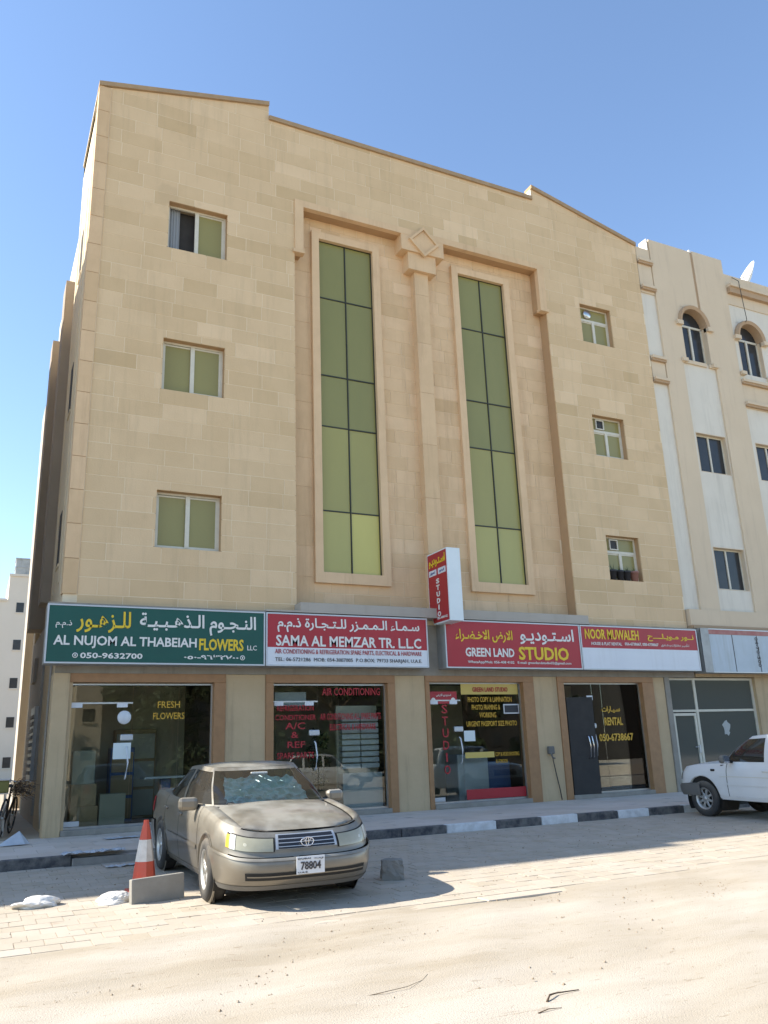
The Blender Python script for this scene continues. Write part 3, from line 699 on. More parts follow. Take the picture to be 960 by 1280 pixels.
for k_, (x, y, z, w_, h_, m_, nm_, lb_) in enumerate(((1.6, 2.2, .06, .5, 1.5, 'blueplastic', 'flower_stand', 'tall blue stand deep inside the flower shop'), (2.0, 3.0, .06, .9, 1.9, 'carton', 'wooden_cabinet', 'brown cabinet against the back wall of the flower shop'),
        (4.9, 2.4, .06, .9, .95, 'roomdark', 'shop_desk', 'low dark desk inside the hardware shop'), (4.6, 3.0, .06, .5, 2.0, 'frame', 'storage_shelf', 'pale storage shelf at the back of the hardware shop'),
        (8.4, 2.5, .06, .7, 1.6, 'roomdark', 'photo_cabinet', 'dark cabinet inside the photo studio'), (13.3, 2.2, .06, 1.0, .8, 'carton', 'office_desk', 'brown desk inside the rental shop'))):
    t = thing(nm_, lb_, 'furniture', (x, y, z)); p = MB(); p.bbox(-w_ / 2, w_ / 2, -.2, .2, 0, h_, .015); p.build('body', m_, t); p = MB()
    for j_ in range(3): p.bbox(-w_ / 2 + .03, w_ / 2 - .03, -.225, -.2, .06 + j_ * (h_ - .1) / 3, (j_ + 1) * (h_ - .1) / 3, .006)
    p.build('drawer_fronts', 'frame' if k_ % 2 else 'carton', t)
def leafy(name, label, cat, loc, h, rad, n, m='leaf', ls=.08, trunk=.02, seed=1, low=.15):
    rg = random.Random(seed); t = thing(name, label, cat, loc)
    k = MB(); k.tube([(0, 0, 0), (.02, .01, h * .5), (0, .02, h * .9)], trunk, 7, r1=trunk * .4)
    for a in range(5):
        an = a * 1.3; k.tube([(0, 0, h * .35 + a * h * .1), (math.cos(an) * rad * .7, math.sin(an) * rad * .7, h * .55 + a * h * .09)], trunk * .5, 5, r1=trunk * .2)
    k.build('stem' if cat == 'plant' else 'trunk', 'bark', t); c = MB()
    cl = [(rg.gauss(0, .4) * rad, rg.gauss(0, .4) * rad, rg.uniform(low, 1) * h, rg.uniform(.2, .5) * rad) for _ in range(14)]
    for _ in range(n):
        q = rg.choice(cl); d = Vector((rg.gauss(0, 1), rg.gauss(0, 1), rg.gauss(0, .8))).normalized() * q[3] * rg.uniform(.5, 1.1)
        p = Vector(q[:3]) + d; a = Vector((rg.gauss(0, 1), rg.gauss(0, 1), rg.gauss(0, 1))).normalized(); b = a.cross(Vector((rg.gauss(0, 1), rg.gauss(0, 1), rg.gauss(0, 1)))).normalized()
        l = ls * rg.uniform(.6, 1.3); c.poly([p - a * l, p + b * l * .4, p + a * l, p - b * l * .4])
    c.build('foliage', m, t, fixn=False); return t
leafy('potted_plant', 'tall green house plant behind the middle glass of the hardware shop', 'plant', (5.55, .75, .06), 1.7, .28, 420, seed=4)

# ------------------------------------------------------------------ SIGNS
YS = -.40
def cabinet(name, label, x0, x1, z0=3.07, z1=4.19, face='red_sign', deep=.38):
    t = thing(name, label, 'sign', (x0, 0, z0))
    off = Matrix.Translation((-x0, 0, -z0))
    k = MB(); k.box(x0, x1, YS + .01, YS + deep, z0, z1, off); k.build('cabinet', 'metal_paint', t)
    k = MB(); e = .03
    k.box(x0, x1, YS - .012, YS + .009, z0, z0 + e, off); k.box(x0, x1, YS - .012, YS + .009, z1 - e, z1, off)
    k.box(x0, x0 + e, YS - .012, YS + .009, z0 + e, z1 - e, off); k.box(x1 - e, x1, YS - .012, YS + .009, z0 + e, z1 - e, off); k.build('edge_trim', 'silver', t)
    return t, off
def face(t, off, x0, x1, z0, z1, m, y=YS, nm='face'): k = MB(); k.box(x0, x1, y, y + .009, z0, z1, off); return k.build(nm, m, t)
def tx(t, off, s, m, x0, x1, z0, z1, bold=.02, arabic=False, nm='lettering', y=YS - .002): return text(nm, s, m, t, x0, x1, z0, z1, y, bold, off, .006, arabic)
# green
t, of = cabinet('shop_sign', 'dark green flower shop sign with white and yellow lettering at the left corner', -.28, 3.98)
face(t, of, -.25, 3.95, 3.10, 4.16, 'green_sign')
tx(t, of, 'النـجـوم الـذهـبـيـة', 'letter_white', 1.42, 3.78, 3.66, 4.08, .02, True); tx(t, of, 'للـزهـور', 'letter_yellow', .25, 1.25, 3.66, 4.08, .016, True); tx(t, of, 'ذ.م.م', 'letter_white', -.12, .17, 3.73, 3.88, .01, True)
tx(t, of, 'AL NUJOM AL THABEIAH', 'letter_white', -.14, 2.55, 3.36, 3.60, .022); tx(t, of, 'FLOWERS', 'letter_yellow', 2.6, 3.52, 3.36, 3.60, .03); tx(t, of, 'LLC', 'letter_white', 3.6, 3.8, 3.38, 3.48, .01)
tx(t, of, '050-9632700', 'letter_white', .35, 1.5, 3.17, 3.28, .025); tx(t, of, '٠٥٠-٩٦٣٢٧٠٠', 'letter_white', 2.3, 3.42, 3.18, 3.29, .03)
for cx in (.26, 3.5):
    k = MB(); k.lathe([(.035, 0), (.05, 0), (.05, -.006), (.035, -.006)], 18, 'Y', (cx, YS - .003, 3.225)); k.box(cx - .01, cx + .012, YS - .009, YS - .003, 3.205, 3.245)
    o = k.build('phone_emblem', 'letter_white', t); o.matrix_local = of
# red hardware
t, of = cabinet('shop_sign', 'red and white hardware trader sign between the green sign and the hanging sign', 4.0, 7.86)
face(t, of, 4.03, 7.83, 3.46, 4.16, 'red_sign'); face(t, of, 4.03, 7.83, 3.10, 3.46, 'white_vinyl')
tx(t, of, 'سـمـاء الـمـمـزر للـتـجـارة ذ.م.م', 'letter_white', 4.25, 7.65, 3.78, 4.10, .02, True); tx(t, of, 'SAMA AL MEMZAR TR. L.L.C', 'letter_white', 4.22, 7.68, 3.49, 3.72, .022)
tx(t, of, 'AIR CONDITIONING & REFRIGERATION SPARE PARTS, ELECTRICAL & HARDWARE', 'letter_red', 4.2, 7.68, 3.315, 3.425, .0); tx(t, of, 'TEL: 06-5721286  MOB: 054-3007005  P.O.BOX: 79733 SHARJAH, U.A.E.', 'letter_black', 4.2, 7.68, 3.15, 3.25, .0)
# studio
t, of = cabinet('shop_sign', 'red photo studio sign with large yellow and white words over the third shop', 8.32, 12.25)
face(t, of, 8.36, 12.22, 3.10, 4.16, 'red_sign')
tx(t, of, 'اسـتـوديـو', 'letter_white', 10.42, 12.05, 3.66, 4.06, .018, True); tx(t, of, 'الارض الاخـضـراء', 'letter_yellow', 8.6, 10.2, 3.68, 3.98, .02, True)
tx(t, of, 'GREEN LAND', 'letter_white', 8.85, 10.22, 3.34, 3.55, .028); tx(t, of, 'STUDIO', 'letter_yellow', 10.35, 11.85, 3.28, 3.60, .03)
tx(t, of, 'WhatsApp/Mob: 056-408 4102', 'letter_white', 8.9, 10.2, 3.17, 3.25, .01); tx(t, of, 'E-mail: greenlandstudio02@gmail.com', 'letter_white', 10.3, 11.9, 3.17, 3.25, .01)
# rental
t, of = cabinet('shop_sign', 'red strip sign over a blank white panel above the rental shop at the right end', 12.27, 16.28)
face(t, of, 12.30, 16.25, 3.62, 4.16, 'red_sign'); face(t, of, 12.30, 16.25, 3.10, 3.62, 'white_vinyl')
tx(t, of, 'NOOR MUWALEH', 'letter_yellow', 12.42, 14.2, 3.84, 4.10, .024); tx(t, of, 'نــور مـويـلــــح', 'letter_yellow', 14.5, 16.15, 3.83, 4.04, .025, True)
tx(t, of, 'HOUSE & FLAT RENTAL', 'letter_white', 12.6, 13.6, 3.69, 3.77, .015); tx(t, of, '056-6738667, 050-6738667', 'letter_white', 13.7, 14.85, 3.69, 3.78, .02); tx(t, of, 'تـأجـيـر عـقـارات و شـقـق', 'letter_white', 14.95, 15.95, 3.69, 3.79, .01, True)
# hanging blade sign
t = thing('hanging_sign', 'double sided projecting studio sign, red face and pale edge, above the gap between red signs', 'sign', (8.15, -.02, 4.08))
def bl(s): return s
X0, X1, Y0, Y1, Z0, Z1 = 0, .36, -.95, -.02, 0., 1.70
prof = [(Y0, Z0), (Y1 - .18, Z0 + .0), (Y1, Z0 + .32), (Y1, Z1), (Y0, Z1)]
k = MB(); k.prism(prof, X0 + .004, X1, 'YZ'); k.build('cabinet', 'white_acr', t)
k = MB(); pr2 = [(Y0 + .03, Z0 + .03), (Y1 - .2, Z0 + .03), (Y1 - .03, Z0 + .33), (Y1 - .03, Z1 - .03), (Y0 + .03, Z1 - .03)]; k.prism(pr2, X0 - .004, X0 + .006, 'YZ'); k.build('face', 'red_sign', t)
k = MB(); k.box(.1, .26, -.02, .02, .5, .6); k.box(.1, .26, -.02, .02, 1.3, 1.4); k.build('bracket', 'grey', t)
# text faces -X : map (x right of text)-> -y
RT = Matrix(((0, 1, 0, 0), (-1, 0, 0, 0), (0, 0, 1, 0), (0, 0, 0, 1)))   # (x,y,z)->(y,-x,z)
def bt(s, m, a, b, c, d, bold=.02, arabic=False): text('lettering', s, m, t, a, b, c, d, -.006, bold, RT, .005, arabic)
bt('اسـتـوديـو', 'letter_yellow', .12, .88, 1.34, 1.6, .04, True)
for a, b in ((.1, .45), (.53, .88)):
    k = MB(); k.bbox(X0 - .010, X0 - .003, -b, -a, 1.14, 1.28, .003); k.build('caption_plate', 'white_vinyl', t); 
text('lettering', 'تصوير', 'letter_blue', t, .16, .4, 1.17, 1.25, -.0105, .02, RT, .003, True); text('lettering', 'فيديو', 'letter_blue', t, .6, .82, 1.17, 1.25, -.0105, .02, RT, .003, True)
for i, c in enumerate('STUDIO'): bt(c, 'letter_white', (.42 if c != 'I' else .47), (.57 if c != 'I' else .52), .93 - i * .155, 1.05 - i * .155, .04)
bt('056-4084102', 'letter_white', .4, .86, .09, .15, .01)
# cable tap on pillar
t = thing('cable_outlet', 'grey green outlet box with a cord hanging down the pillar right of the photo studio', 'outlet', (11.33, -.005, 0))
k = MB(); k.bbox(-.1, .07, -.09, .004, 1.08, 1.26, .02); k.build('box', 'grime', t); k = MB(); k.tube([(0, -.06, 1.1), (.03, -.05, .9), (.1, -.03, .6), (.17, -.03, .25), (.2, -.03, .02)], .012, 6); k.build('cord', 'black', t)
k = MB(); k.tube([(-.05, -.07, 1.12), (-.02, -.1, 1.0), (.06, -.08, .98)], .02, 6); k.build('plug', 'grime', t)
# flower pots on the lowest right window sill
for k_, (x, m, r_, lb) in enumerate(((13.99, 'potblack', .11, 'dark square pot at the left of the lowest right window'), (14.25, 'potblack', .1, 'second dark pot from the left on the lowest right window sill'),
                                    (14.49, 'potblack', .11, 'third dark pot on the lowest right window sill, beside the pink pot'), (14.76, 'terracotta', .12, 'pinkish clay pot at the right of the lowest right window sill'))):
    t = thing('flower_pot', lb, 'pot', (x, .07, 5.545), group='pots on the window sill')
    k = MB(); k.lathe([(0, 0), (r_ * .75, 0), (r_, .22), (r_ * 1.08, .22), (r_ * 1.08, .27), (r_ * .9, .27), (r_ * .88, .2), (0, .2)], 14); k.build('pot', m, t)
    k = MB(); rg = random.Random(k_)
    for _ in range(9):
        a = rg.uniform(0, 6.28); l = rg.uniform(.08, .22) * (1.6 if k_ == 0 else 1); k.poly([(0, 0, .2), (math.cos(a) * .05, math.sin(a) * .04, .2 + l * .6), (math.cos(a) * .1, math.sin(a) * .05, .2 + l), (math.cos(a) * .03, math.sin(a) * .06, .2 + l * .55)])
    k.build('plant', 'leaf', t)

exec_rest = True
# ------------------------------------------------------------------ NEIGHBOUR (right)
N = thing('apartment_building', 'beige and white painted block with arched top windows adjoining on the right', 'building')
def nb(nm, m, *bs, par=N):
    k = MB()
    for b in bs: k.box(*b)
    return k.build(nm, m, par)
XE = 34.
cols = [17.95, 20.55, 23.4, 26.0, 28.8, 31.4]
wins = []
for i, x in enumerate(cols):
    wins += [(x, x + 1.25, 5.5, 6.75), (x, x + 1.25, 9.15, 10.4)]
arch = [(x + .02, x + 1.1, 12.87, 14.2) for x in cols]
rr = [(16.44, XE, 4.3, 16.55)]
for h in wins: rr = sub(rr, grow(h))
for a, b, c, d in arch:
    rr = sub(rr, (a - .021, b + .021, c - .01, d)); rr = sub(rr, (a, b, d, d + .56))
k = MB()
for a, b, c, d in rr: k.box(a, b, .06, .4, c, d)
k.build('wall', 'nb_white', N)
k = MB(); k.box(16.44, XE, .9, 11, 0, 16.2); k.build('rear_wall', 'dark', N)
# beige raised fields
def raised(a, b, c, d, y=0., par=N):
    rs = [(a, b, c, d)]
    for h in wins + [(p, q_, r_, s + .56) for p, q_, r_, s in arch]: rs = sub(rs, h)
    k = MB()
    for q in rs: k.box(q[0], q[1], y, .058, q[2], q[3])
    k.build('raised_field', 'nb_beige', par)
raised(16.44, 17.0, 14.95, 16.6, .02); raised(17.03, 17.8, 4.8, 12.75); raised(16.44, 17.0, 11.9, 12.75, .02)
raised(17.03, 18.84, 12.75, 17.0); raised(18.96, 20.32, 12.75, 17.05); raised(19.25, 20.32, 4.8, 12.75)
raised(20.34, 22.6, 11.6, 12.6, .03); raised(20.34, XE, 15.4, 16.55, .03); raised(22.6, 23.3, 4.8, 15.4); raised(24.8, 25.8, 4.8, 15.4); raised(27.4, 28.6, 4.8, 15.4); raised(30.2, 31.2, 4.8, 15.4)
nb('roof_parapet', 'nb_beige', (16.95, 18.84, .06, .32, 16.55, 16.99), (18.84, 20.32, .06, .3, 16.55, 17.04))
nb('parapet_end', 'roofw', (16.92, 16.95, 0, .33, 16.57, 16.99)); nb('parapet_cap', 'roofw', (18.86, 18.94, .03, .3, 17.0, 17.1))  # end and cap share the white that holds painted sunlight
for (a, b, c) in ((16.44, 17.02, 16.05), (16.44, 17.02, 15.1), (16.44, 17.02, 12.62), (16.44, 17.02, 11.9), (20.34, 22.58, 12.5), (20.34, 22.58, 11.7)):
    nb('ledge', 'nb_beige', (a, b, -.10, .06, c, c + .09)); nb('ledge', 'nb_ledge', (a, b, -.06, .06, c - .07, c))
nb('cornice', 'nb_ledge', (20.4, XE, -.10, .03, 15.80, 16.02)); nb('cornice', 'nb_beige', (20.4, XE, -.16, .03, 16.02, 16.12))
for i, (a, b, c, d) in enumerate(arch):
    cx = (a + b) / 2; R0 = (b - a) / 2
    # arch spandrel infill
    k = MB(); n = 14
    for s in (-1, 1):
        pts = [(cx + s * R0 * math.cos(t_ * math.pi / 2 / n), d + R0 * math.sin(t_ * math.pi / 2 / n)) for t_ in range(n + 1)]
        for j in range(n):
            k.prism([pts[j], pts[j + 1], (pts[j + 1][0], d + .57), (pts[j][0], d + .57)] if s < 0 else [pts[j], (pts[j][0], d + .57), (pts[j + 1][0], d + .57), pts[j + 1]], 0 if i < 1 else .06, .35)
    k.build('arch_infill', 'nb_beige' if i == 0 else 'nb_white', N, fixn=False)
    k = MB(); rows = []
    for j in range(17):
        t_ = math.pi * j / 16; rows.append([(cx + rr_ * math.cos(t_), yy, d + rr_ * math.sin(t_)) for rr_, yy in ((R0 - .005, .25), (R0 - .005, -.06), (R0 + .10, -.10), (R0 + .13, -.02), (R0 + .13, .05))])
    k.grid(rows, False); k.build('arch_moulding', 'nb_ledge', N)
    for bb in ((a - .25, a - .0, -.1, .1, d - .14, d), (b, b + .25, -.1, .1, d - .14, d), (a - .22, a, -.08, .1, c - .1, c + .02), (b, b + .25, -.08, .1, c - .1, c + .02)): k = MB(); k.box(*bb); k.build('arch_impost', 'nb_beige', N)
    k = MB(); k.box(a, b, .2, .25, d - .03, d + .04); k.box(cx - .04, cx + .04, .19, .24, c, d); k.box(a, a + .05, .2, .25, c, d); k.box(b - .05, b, .2, .25, c, d); k.box(a, b, .2, .25, c, c + .05)
    F = k.build('window_frame', 'frame', N)
    k = MB(); k.box(a, b, .23, .24, c, d + R0); k.build('pane', 'darkglass', F)
    k = MB(); k.box(a - .02, a, .059, .3, c, d); k.box(b, b + .02, .059, .3, c, d); k.build('window_reveal', 'nb_beige', N)
for i, (a, b, c, d) in enumerate(wins):
    k = MB(); revbox(k, a, b, c, d, .059, .3); k.build('window_reveal', 'nb_beige', N)
    k = MB(); e = .045
    k.box(a, b, .2, .25, c, c + e); k.box(a, b, .2, .25, d - e, d); k.box(a, a + e, .2, .25, c + e, d - e); k.box(b - e, b, .2, .25, c + e, d - e); k.box((a + b) / 2 - .03, (a + b) / 2 + .03, .19, .25, c + e, d - e)
    F = k.build('window_frame', 'frame', N)
    for x0, x1 in ((a + e, (a + b) / 2 - .03), ((a + b) / 2 + .03, b - e)):
        k = MB(); k.box(x0, x1, .22, .23, c + e, d - e); k.build('pane', 'darkglass', F)
nb('band', 'nb_beige', (16.44, XE, -.12, .3, 4.36, 4.82)); nb('band_moulding', 'nb_ledge', (16.44, XE, -.2, .3, 4.27, 4.36))
nb('groove_shade_strip', 'nb_ledge', (18.84, 18.96, .03, .06, 14.9, 17.0))  # darker strip on the groove floor paints the shade inside it
# ground floor of the neighbour
nb('pillar', 'grey', (15.275, 15.44, -.03, .4, 0, 2.93)); nb('pillar', 'plaster', (18.74, 20.2, 0, .4, 0, 2.95)); nb('lintel', 'plaster', (16.42, XE, -.05, .4, 2.95, 4.27))
nb('pillar', 'plaster', (23.0, 24.0, 0, .4, 0, 2.95)); nb('pillar', 'plaster', (27.0, 28.0, 0, .4, 0, 2.95)); nb('stall_riser', 'plaster', (15.44, 18.74, .1, .4, 0, .12))
k = MB(); z0, z1 = .12, 2.93
for xx in (15.44, 16.42, 18.66): k.box(xx, xx + .08, .1, .17, z0, z1)
for zz in (z0, 2.02, z1 - .06): k.box(15.52, 18.66, .105, .165, zz, zz + .06)
F = k.build('shopfront', 'frame', N)
for a, b, c, d in ((15.52, 16.42, 2.08, 2.87), (16.5, 18.66, 2.08, 2.87), (16.5, 18.66, .18, 2.02)):
    k = MB(); k.box(a, b, .13, .137, c, d); k.build('glass_pane', 'greyglass', F)
k = MB(); revbox(k, 15.62, 16.32, .24, 1.92, .095, .15, th=.07); k.build('door_frame', 'frame', F); k = MB(); k.box(15.62, 16.32, .125, .13, .24, 1.92); k.build('door_pane', 'greyglass', F)
k = MB(); k.tube([(16.2, .08, 1.1), (16.36, .08, 1.1)], .012, 6); k.box(16.33, 16.38, .07, .1, .95, 1.15); k.build('door_handle', 'silver', F)
k = MB(); k.prism([(17.5 + (.13 + .05 * math.sin(i * 2.3)) * math.cos(i * .45) , 1.58 + (.2 + .06 * math.sin(i * 3.1)) * math.sin(i * .45)) for i in range(14)], .124, .129); k.build('paint_blot', mat('smeared_paint', (.42, .43, .40), .6), F)
nb('shop_room', 'room', (15.3, 19, 2.6, 2.65, 0, 3), (15.25, 15.3, .3, 2.6, 0, 3)); nb('shop_shutter', 'metal_paint', (20.2, 23.0, .2, .25, 0, 2.95), (24, 27, .2, .25, 0, 2.95), (28, XE, .2, .25, 0, 2.95))
# stripped sign cabinet on the neighbour
t, of = cabinet('shop_sign', 'stripped sign box with bare grey blue sheets and a vertical number, far right', 16.42, 22.4, 3.03, 4.24)
for a, b in ((16.75, 17.62), (17.64, 18.6), (18.62, 19.6), (19.62, 20.6), (20.62, 22.37)):
    o = face(t, of, a, b, 3.06, 4.08, 'nbsign', nm='bare_sheet')
face(t, of, 16.75, 22.37, 4.085, 4.21, 'redstrip', nm='top_strip')
k = MB(); k.box(16.42, 16.72, YS - .03, YS + .005, 3.03, 4.24, of); k.build('side_column', 'metal_paint', t)
RV = Matrix.Translation((18.9, 0, 3.55)) @ Matrix.Rotation(R(-90), 4, 'Y')
text('lettering', '04-70-500', 'letter_black', t, -.42, .42, -.06, .06, YS - .002, .02, of @ Matrix.Translation((18.58, 0, 3.62)) @ Matrix.Rotation(R(90), 4, 'Y'), .004)
k = MB()
for (x, z0_, z1_) in ((17.63, 3.06, 4.08), (18.61, 3.06, 4.08)): k.box(x - .012, x + .012, YS - .004, YS + .0, z0_, z1_, of)
k.build('sheet_joint', 'black', t)
# dish, cable
t = thing('satellite_dish', 'large white satellite dish seen edge on over the right parapet', 'satellite dish', (22.6, .9, 16.05))
k = MB(); rows = []
for a in range(33):
    an = a * 2 * math.pi / 32; rows.append([(rr_ * math.cos(an), rr_ * math.sin(an), .28 * rr_ * rr_) for rr_ in (0.001, .25, .48, .66, .8, .9)])
MD = Matrix.Translation((0, 0, 1.0)) @ Vector((-.80, .38, .45)).normalized().to_track_quat('Z', 'Y').to_matrix().to_4x4()
k.grid(rows); dish = k.build('reflector', 'roofw', t); dish.matrix_local = MD
k = MB(); k.tube([(0, 0, 0), (0, 0, .95)], .04, 8); k.build('mast', 'grey', t)
k = MB()
for an in (0, 2.1, 4.2): k.tube([MD @ Vector((.74 * math.cos(an), .74 * math.sin(an), .15)), MD @ Vector((0, 0, .55))], .014, 6)
k.build('feed_strut', 'grille', t); k = MB(); k.lathe([(0, 0), (.07, 0), (.09, .15), (0, .17)], 12, 'Z', (0, 0, .5)); o = k.build('feed_horn', 'grille', t); o.matrix_local = MD
k = MB(); k.tube([(20.75 + .02 * i, -.19 + .0 * i, 16.6 - .36 * i) if i else (20.75, .1, 16.58) for i in range(6)] + [(20.95, -.03, 14.75)], .012, 5)
tag(k.build('roof_cable', 'black'), 'thin black cable drooping from the right roof edge to the arched window', 'cable')

# ------------------------------------------------------------------ OTHER BUILDINGS
def block(name, label, x0, x1, y0, y1, h, m, front='-Y', nx=5, nz=4, ww=1.2, wh=1.3, z0=4.5, dz=3.6, par=.0, wm='darkglass', sills=True, parts=None):
    t = thing(name, label, 'building'); k = MB(); k.box(x0, x1, y0, y1, -.5, h); k.build('wall', m, t)
    for side in front.split(','):
        for i in range(nx):
            for j in range(nz):
                zz = z0 + j * dz
                if side in ('-Y', '+Y'):
                    cx = x0 + (x1 - x0) * (i + .5) / nx; yy = y0 if side == '-Y' else y1; s = -1 if side == '-Y' else 1
                    a = (cx - ww / 2, cx + ww / 2, min(yy, yy + s * .02), max(yy, yy + s * .02), zz, zz + wh); sl = (cx - ww / 2 - .08, cx + ww / 2 + .08, min(yy, yy + s * .1), max(yy, yy + s * .1), zz - .1, zz)
                else:
                    cy = y0 + (y1 - y0) * (i + .5) / nx; xx = x0 if side == '-X' else x1; s = -1 if side == '-X' else 1
                    a = (min(xx, xx + s * .02), max(xx, xx + s * .02), cy - ww / 2, cy + ww / 2, zz, zz + wh); sl = (min(xx, xx + s * .1), max(xx, xx + s * .1), cy - ww / 2 - .08, cy + ww / 2 + .08, zz - .1, zz)
                k = MB(); k.box(*a); Wn = k.build('window', wm, t); k = MB(); k.box(*sl); k.build('sill', m, Wn)
    return t
# left neighbour across the alley (casts the shade; just outside the frame)
t = block('apartment_building', 'cream block across the alley left of the sandstone block, outside the view', -28, -2.45, 0, 12, 13.6, 'nb_white', '-Y,+X', 5, 3)
k = MB()
for a, b, h in ((-28, -16.5, 13.75), (-16.5, -14.5, 14.6), (-14.5, -10.5, 15.5), (-10.5, -7, 14.8), (-7, -2.45, 14.5)): k.box(a, b, 0, .3, 13.6, h)
k.box(-2.7, -2.45, .3, 12, 13.6, 14.5); k.build('parapet', 'nb_white', t)
# building behind, beige, seen as a narrow strip
block('apartment_building', 'tall beige block behind the alley, seen as a thin strip left of the corner', -.02, 9, 12.2, 13.6, 13.4, 'greybeige', '-Y', 3, 3)
# far white building with a column of small windows
t = thing('apartment_building', 'far white building with a rooftop tank at the left edge', 'building')
k = MB(); k.box(-14, 9, 60, 72, -.5, 14.9); k.box(.55, 6, 60.02, 68, 14.9, 17.1); k.build('wall', 'farwhite', t)
k = MB(); k.box(.5, 6.1, 59.9, 60.1, 17.0, 17.2); k.box(-14, .5, 59.85, 60, 14.8, 15.0); k.build('parapet_cap', 'farwhite', t)
k = MB(); k.box(.95, 2.6, 60.3, 62, 17.2, 18.6); k.box(.9, 2.65, 60.25, 62.05, 18.6, 18.7); k.box(.9, 2.65, 60.25, 62.05, 17.85, 17.92); k.build('roof_tank', 'metal_paint', t)
for j in range(5):
    for cx in (1.55, -2.2, -6, -10):
        k = MB(); k.box(cx - .3, cx + .3, 59.97, 60, 1.05 + j * 3.2, 1.9 + j * 3.2); Wn = k.build('window', 'darkglass', t)
        k = MB(); k.box(cx - .36, cx + .36, 59.93, 60, .97 + j * 3.2, 1.05 + j * 3.2); k.build('sill', 'farwhite', Wn)
# street opposite, mirrored in the shop glass; dark block and pale ground are added
block('apartment_building', 'long dark block added behind the trees opposite to keep sky out of the shop glass', -30, 95, -66, -58, 8.5, 'brownwall', '+Y', 12, 2, z0=1.5)
k = MB(); k.poly([(-300, -19.5, -.44), (300, -19.5, -.44), (300, -38, -.44), (-300, -38, -.44)]); k.build('bounce_ground', 'bounce_pale', kind='structure')  # added ground sheet, pale so it bounces sunlight to the facade
k = MB(); k.box(-300, 300, -19.5, -19.35, -.6, -.40); k.build('bounce_ground_edge', 'kgrey', kind='structure')  # edge of the added ground sheet
block('gatehouse', 'narrow beige gatehouse opposite, behind the viewer, mirrored in the flower shop door', 5.2, 7.0, -50, -46, 6.6, 'cream', '+Y', 1, 2, .8, .9, z0=1.4, dz=2.6)
for i, (x, y, h, rd, lb) in enumerate(((-2.5, -42, 8, 3.2, 'dark leafy tree opposite, left of the gatehouse'), (3, -52, 9, 3.6, 'tall dark tree opposite, behind the gatehouse on its left'), (11, -41, 9, 3.6, 'large dark tree opposite, just right of the gatehouse'), (17, -42, 9, 3.6, 'round dark tree opposite, fourth from the left'),
        (23, -42, 9, 3.6, 'dark tree opposite, facing the photo studio'), (29, -42, 8.5, 3.6, 'dark tree opposite, facing the rental shop'), (35, -42, 8, 3.6, 'dark tree opposite, second from the right'), (42, -42, 8, 3.6, 'dark tree opposite, farthest right'))):
    leafy('street_tree', lb, 'tree', (x, y, -.5), h, rd, 5200, ls=.26, trunk=.22, seed=20 + i, low=.12)['group'] = 'trees across the street'
VEH = True
# ------------------------------------------------------------------ VEHICLES
def lerp(a, b, t): return a + (b - a) * t
def curve(pts, x):
    """smooth interpolation through (x, value) pairs"""
    if x <= pts[0][0]: return pts[0][1]
    for i in range(len(pts) - 1):
        x0, y0 = pts[i]; x1, y1 = pts[i + 1]
        if x <= x1:
            t = (x - x0) / (x1 - x0)
            m0 = (y1 - pts[i - 1][1]) / (x1 - pts[i - 1][0]) if i > 0 else (y1 - y0) / (x1 - x0)
            m1 = (pts[i + 2][1] - y0) / (pts[i + 2][0] - x0) if i + 2 < len(pts) else (y1 - y0) / (x1 - x0)
            h = x1 - x0
            return (2 * t**3 - 3 * t**2 + 1) * y0 + (t**3 - 2 * t**2 + t) * h * m0 + (-2 * t**3 + 3 * t**2) * y1 + (t**3 - t**2) * h * m1
    return pts[-1][1]
class Shell:
    """car skin: plan outline with rounded ends, stacked from sill to deck. u: -1 nose centre line .. parametrised by side/front"""
    def __init__(s, W, xf, xr, zb, deck, fx, rx, n=3.2): s.W, s.xf, s.xr, s.zb, s.deck, s.fx, s.rx, s.n = W, xf, xr, zb, deck, fx, rx, n
    def z(s, x, t): return lerp(s.zb, curve(s.deck, x), t)
    def side(s, x, t, sg=1, off=0.):
        xf, xr = curve(s.xf, t), curve(s.xr, t); w = curve(s.W, t) + off; y = w
        if x > s.fx: y = w * max(0, 1 - min(1, (x - s.fx) / (xf + off - s.fx)) ** s.n) ** (1 / s.n)
        if x < s.rx: y = w * max(0, 1 - min(1, (s.rx - x) / (s.rx - xr + off)) ** s.n) ** (1 / s.n)
        return Vector((x, sg * y, s.z(x, t)))
    def front(s, ph, t, off=0., dz=0.):      # ph 0 = left side at fx, pi/2 = nose, pi = right side
        xf = curve(s.xf, t) + off; w = curve(s.W, t) + off; c = math.cos(ph)
        x = s.fx + (xf - s.fx) * abs(math.sin(ph)) ** (2 / s.n); y = w * math.copysign(abs(c) ** (2 / s.n), c)
        return Vector((x, y, s.z(x, t) + dz))
    def rear(s, ph, t, off=0.):
        xr = curve(s.xr, t) - off; w = curve(s.W, t) + off; c = math.cos(ph)
        x = s.rx + (xr - s.rx) * abs(math.sin(ph)) ** (2 / s.n); y = w * math.copysign(abs(c) ** (2 / s.n), c)
        return Vector((x, y, s.z(x, t)))
def rng(a, b, n): return [a + (b - a) * i / n for i in range(n + 1)]
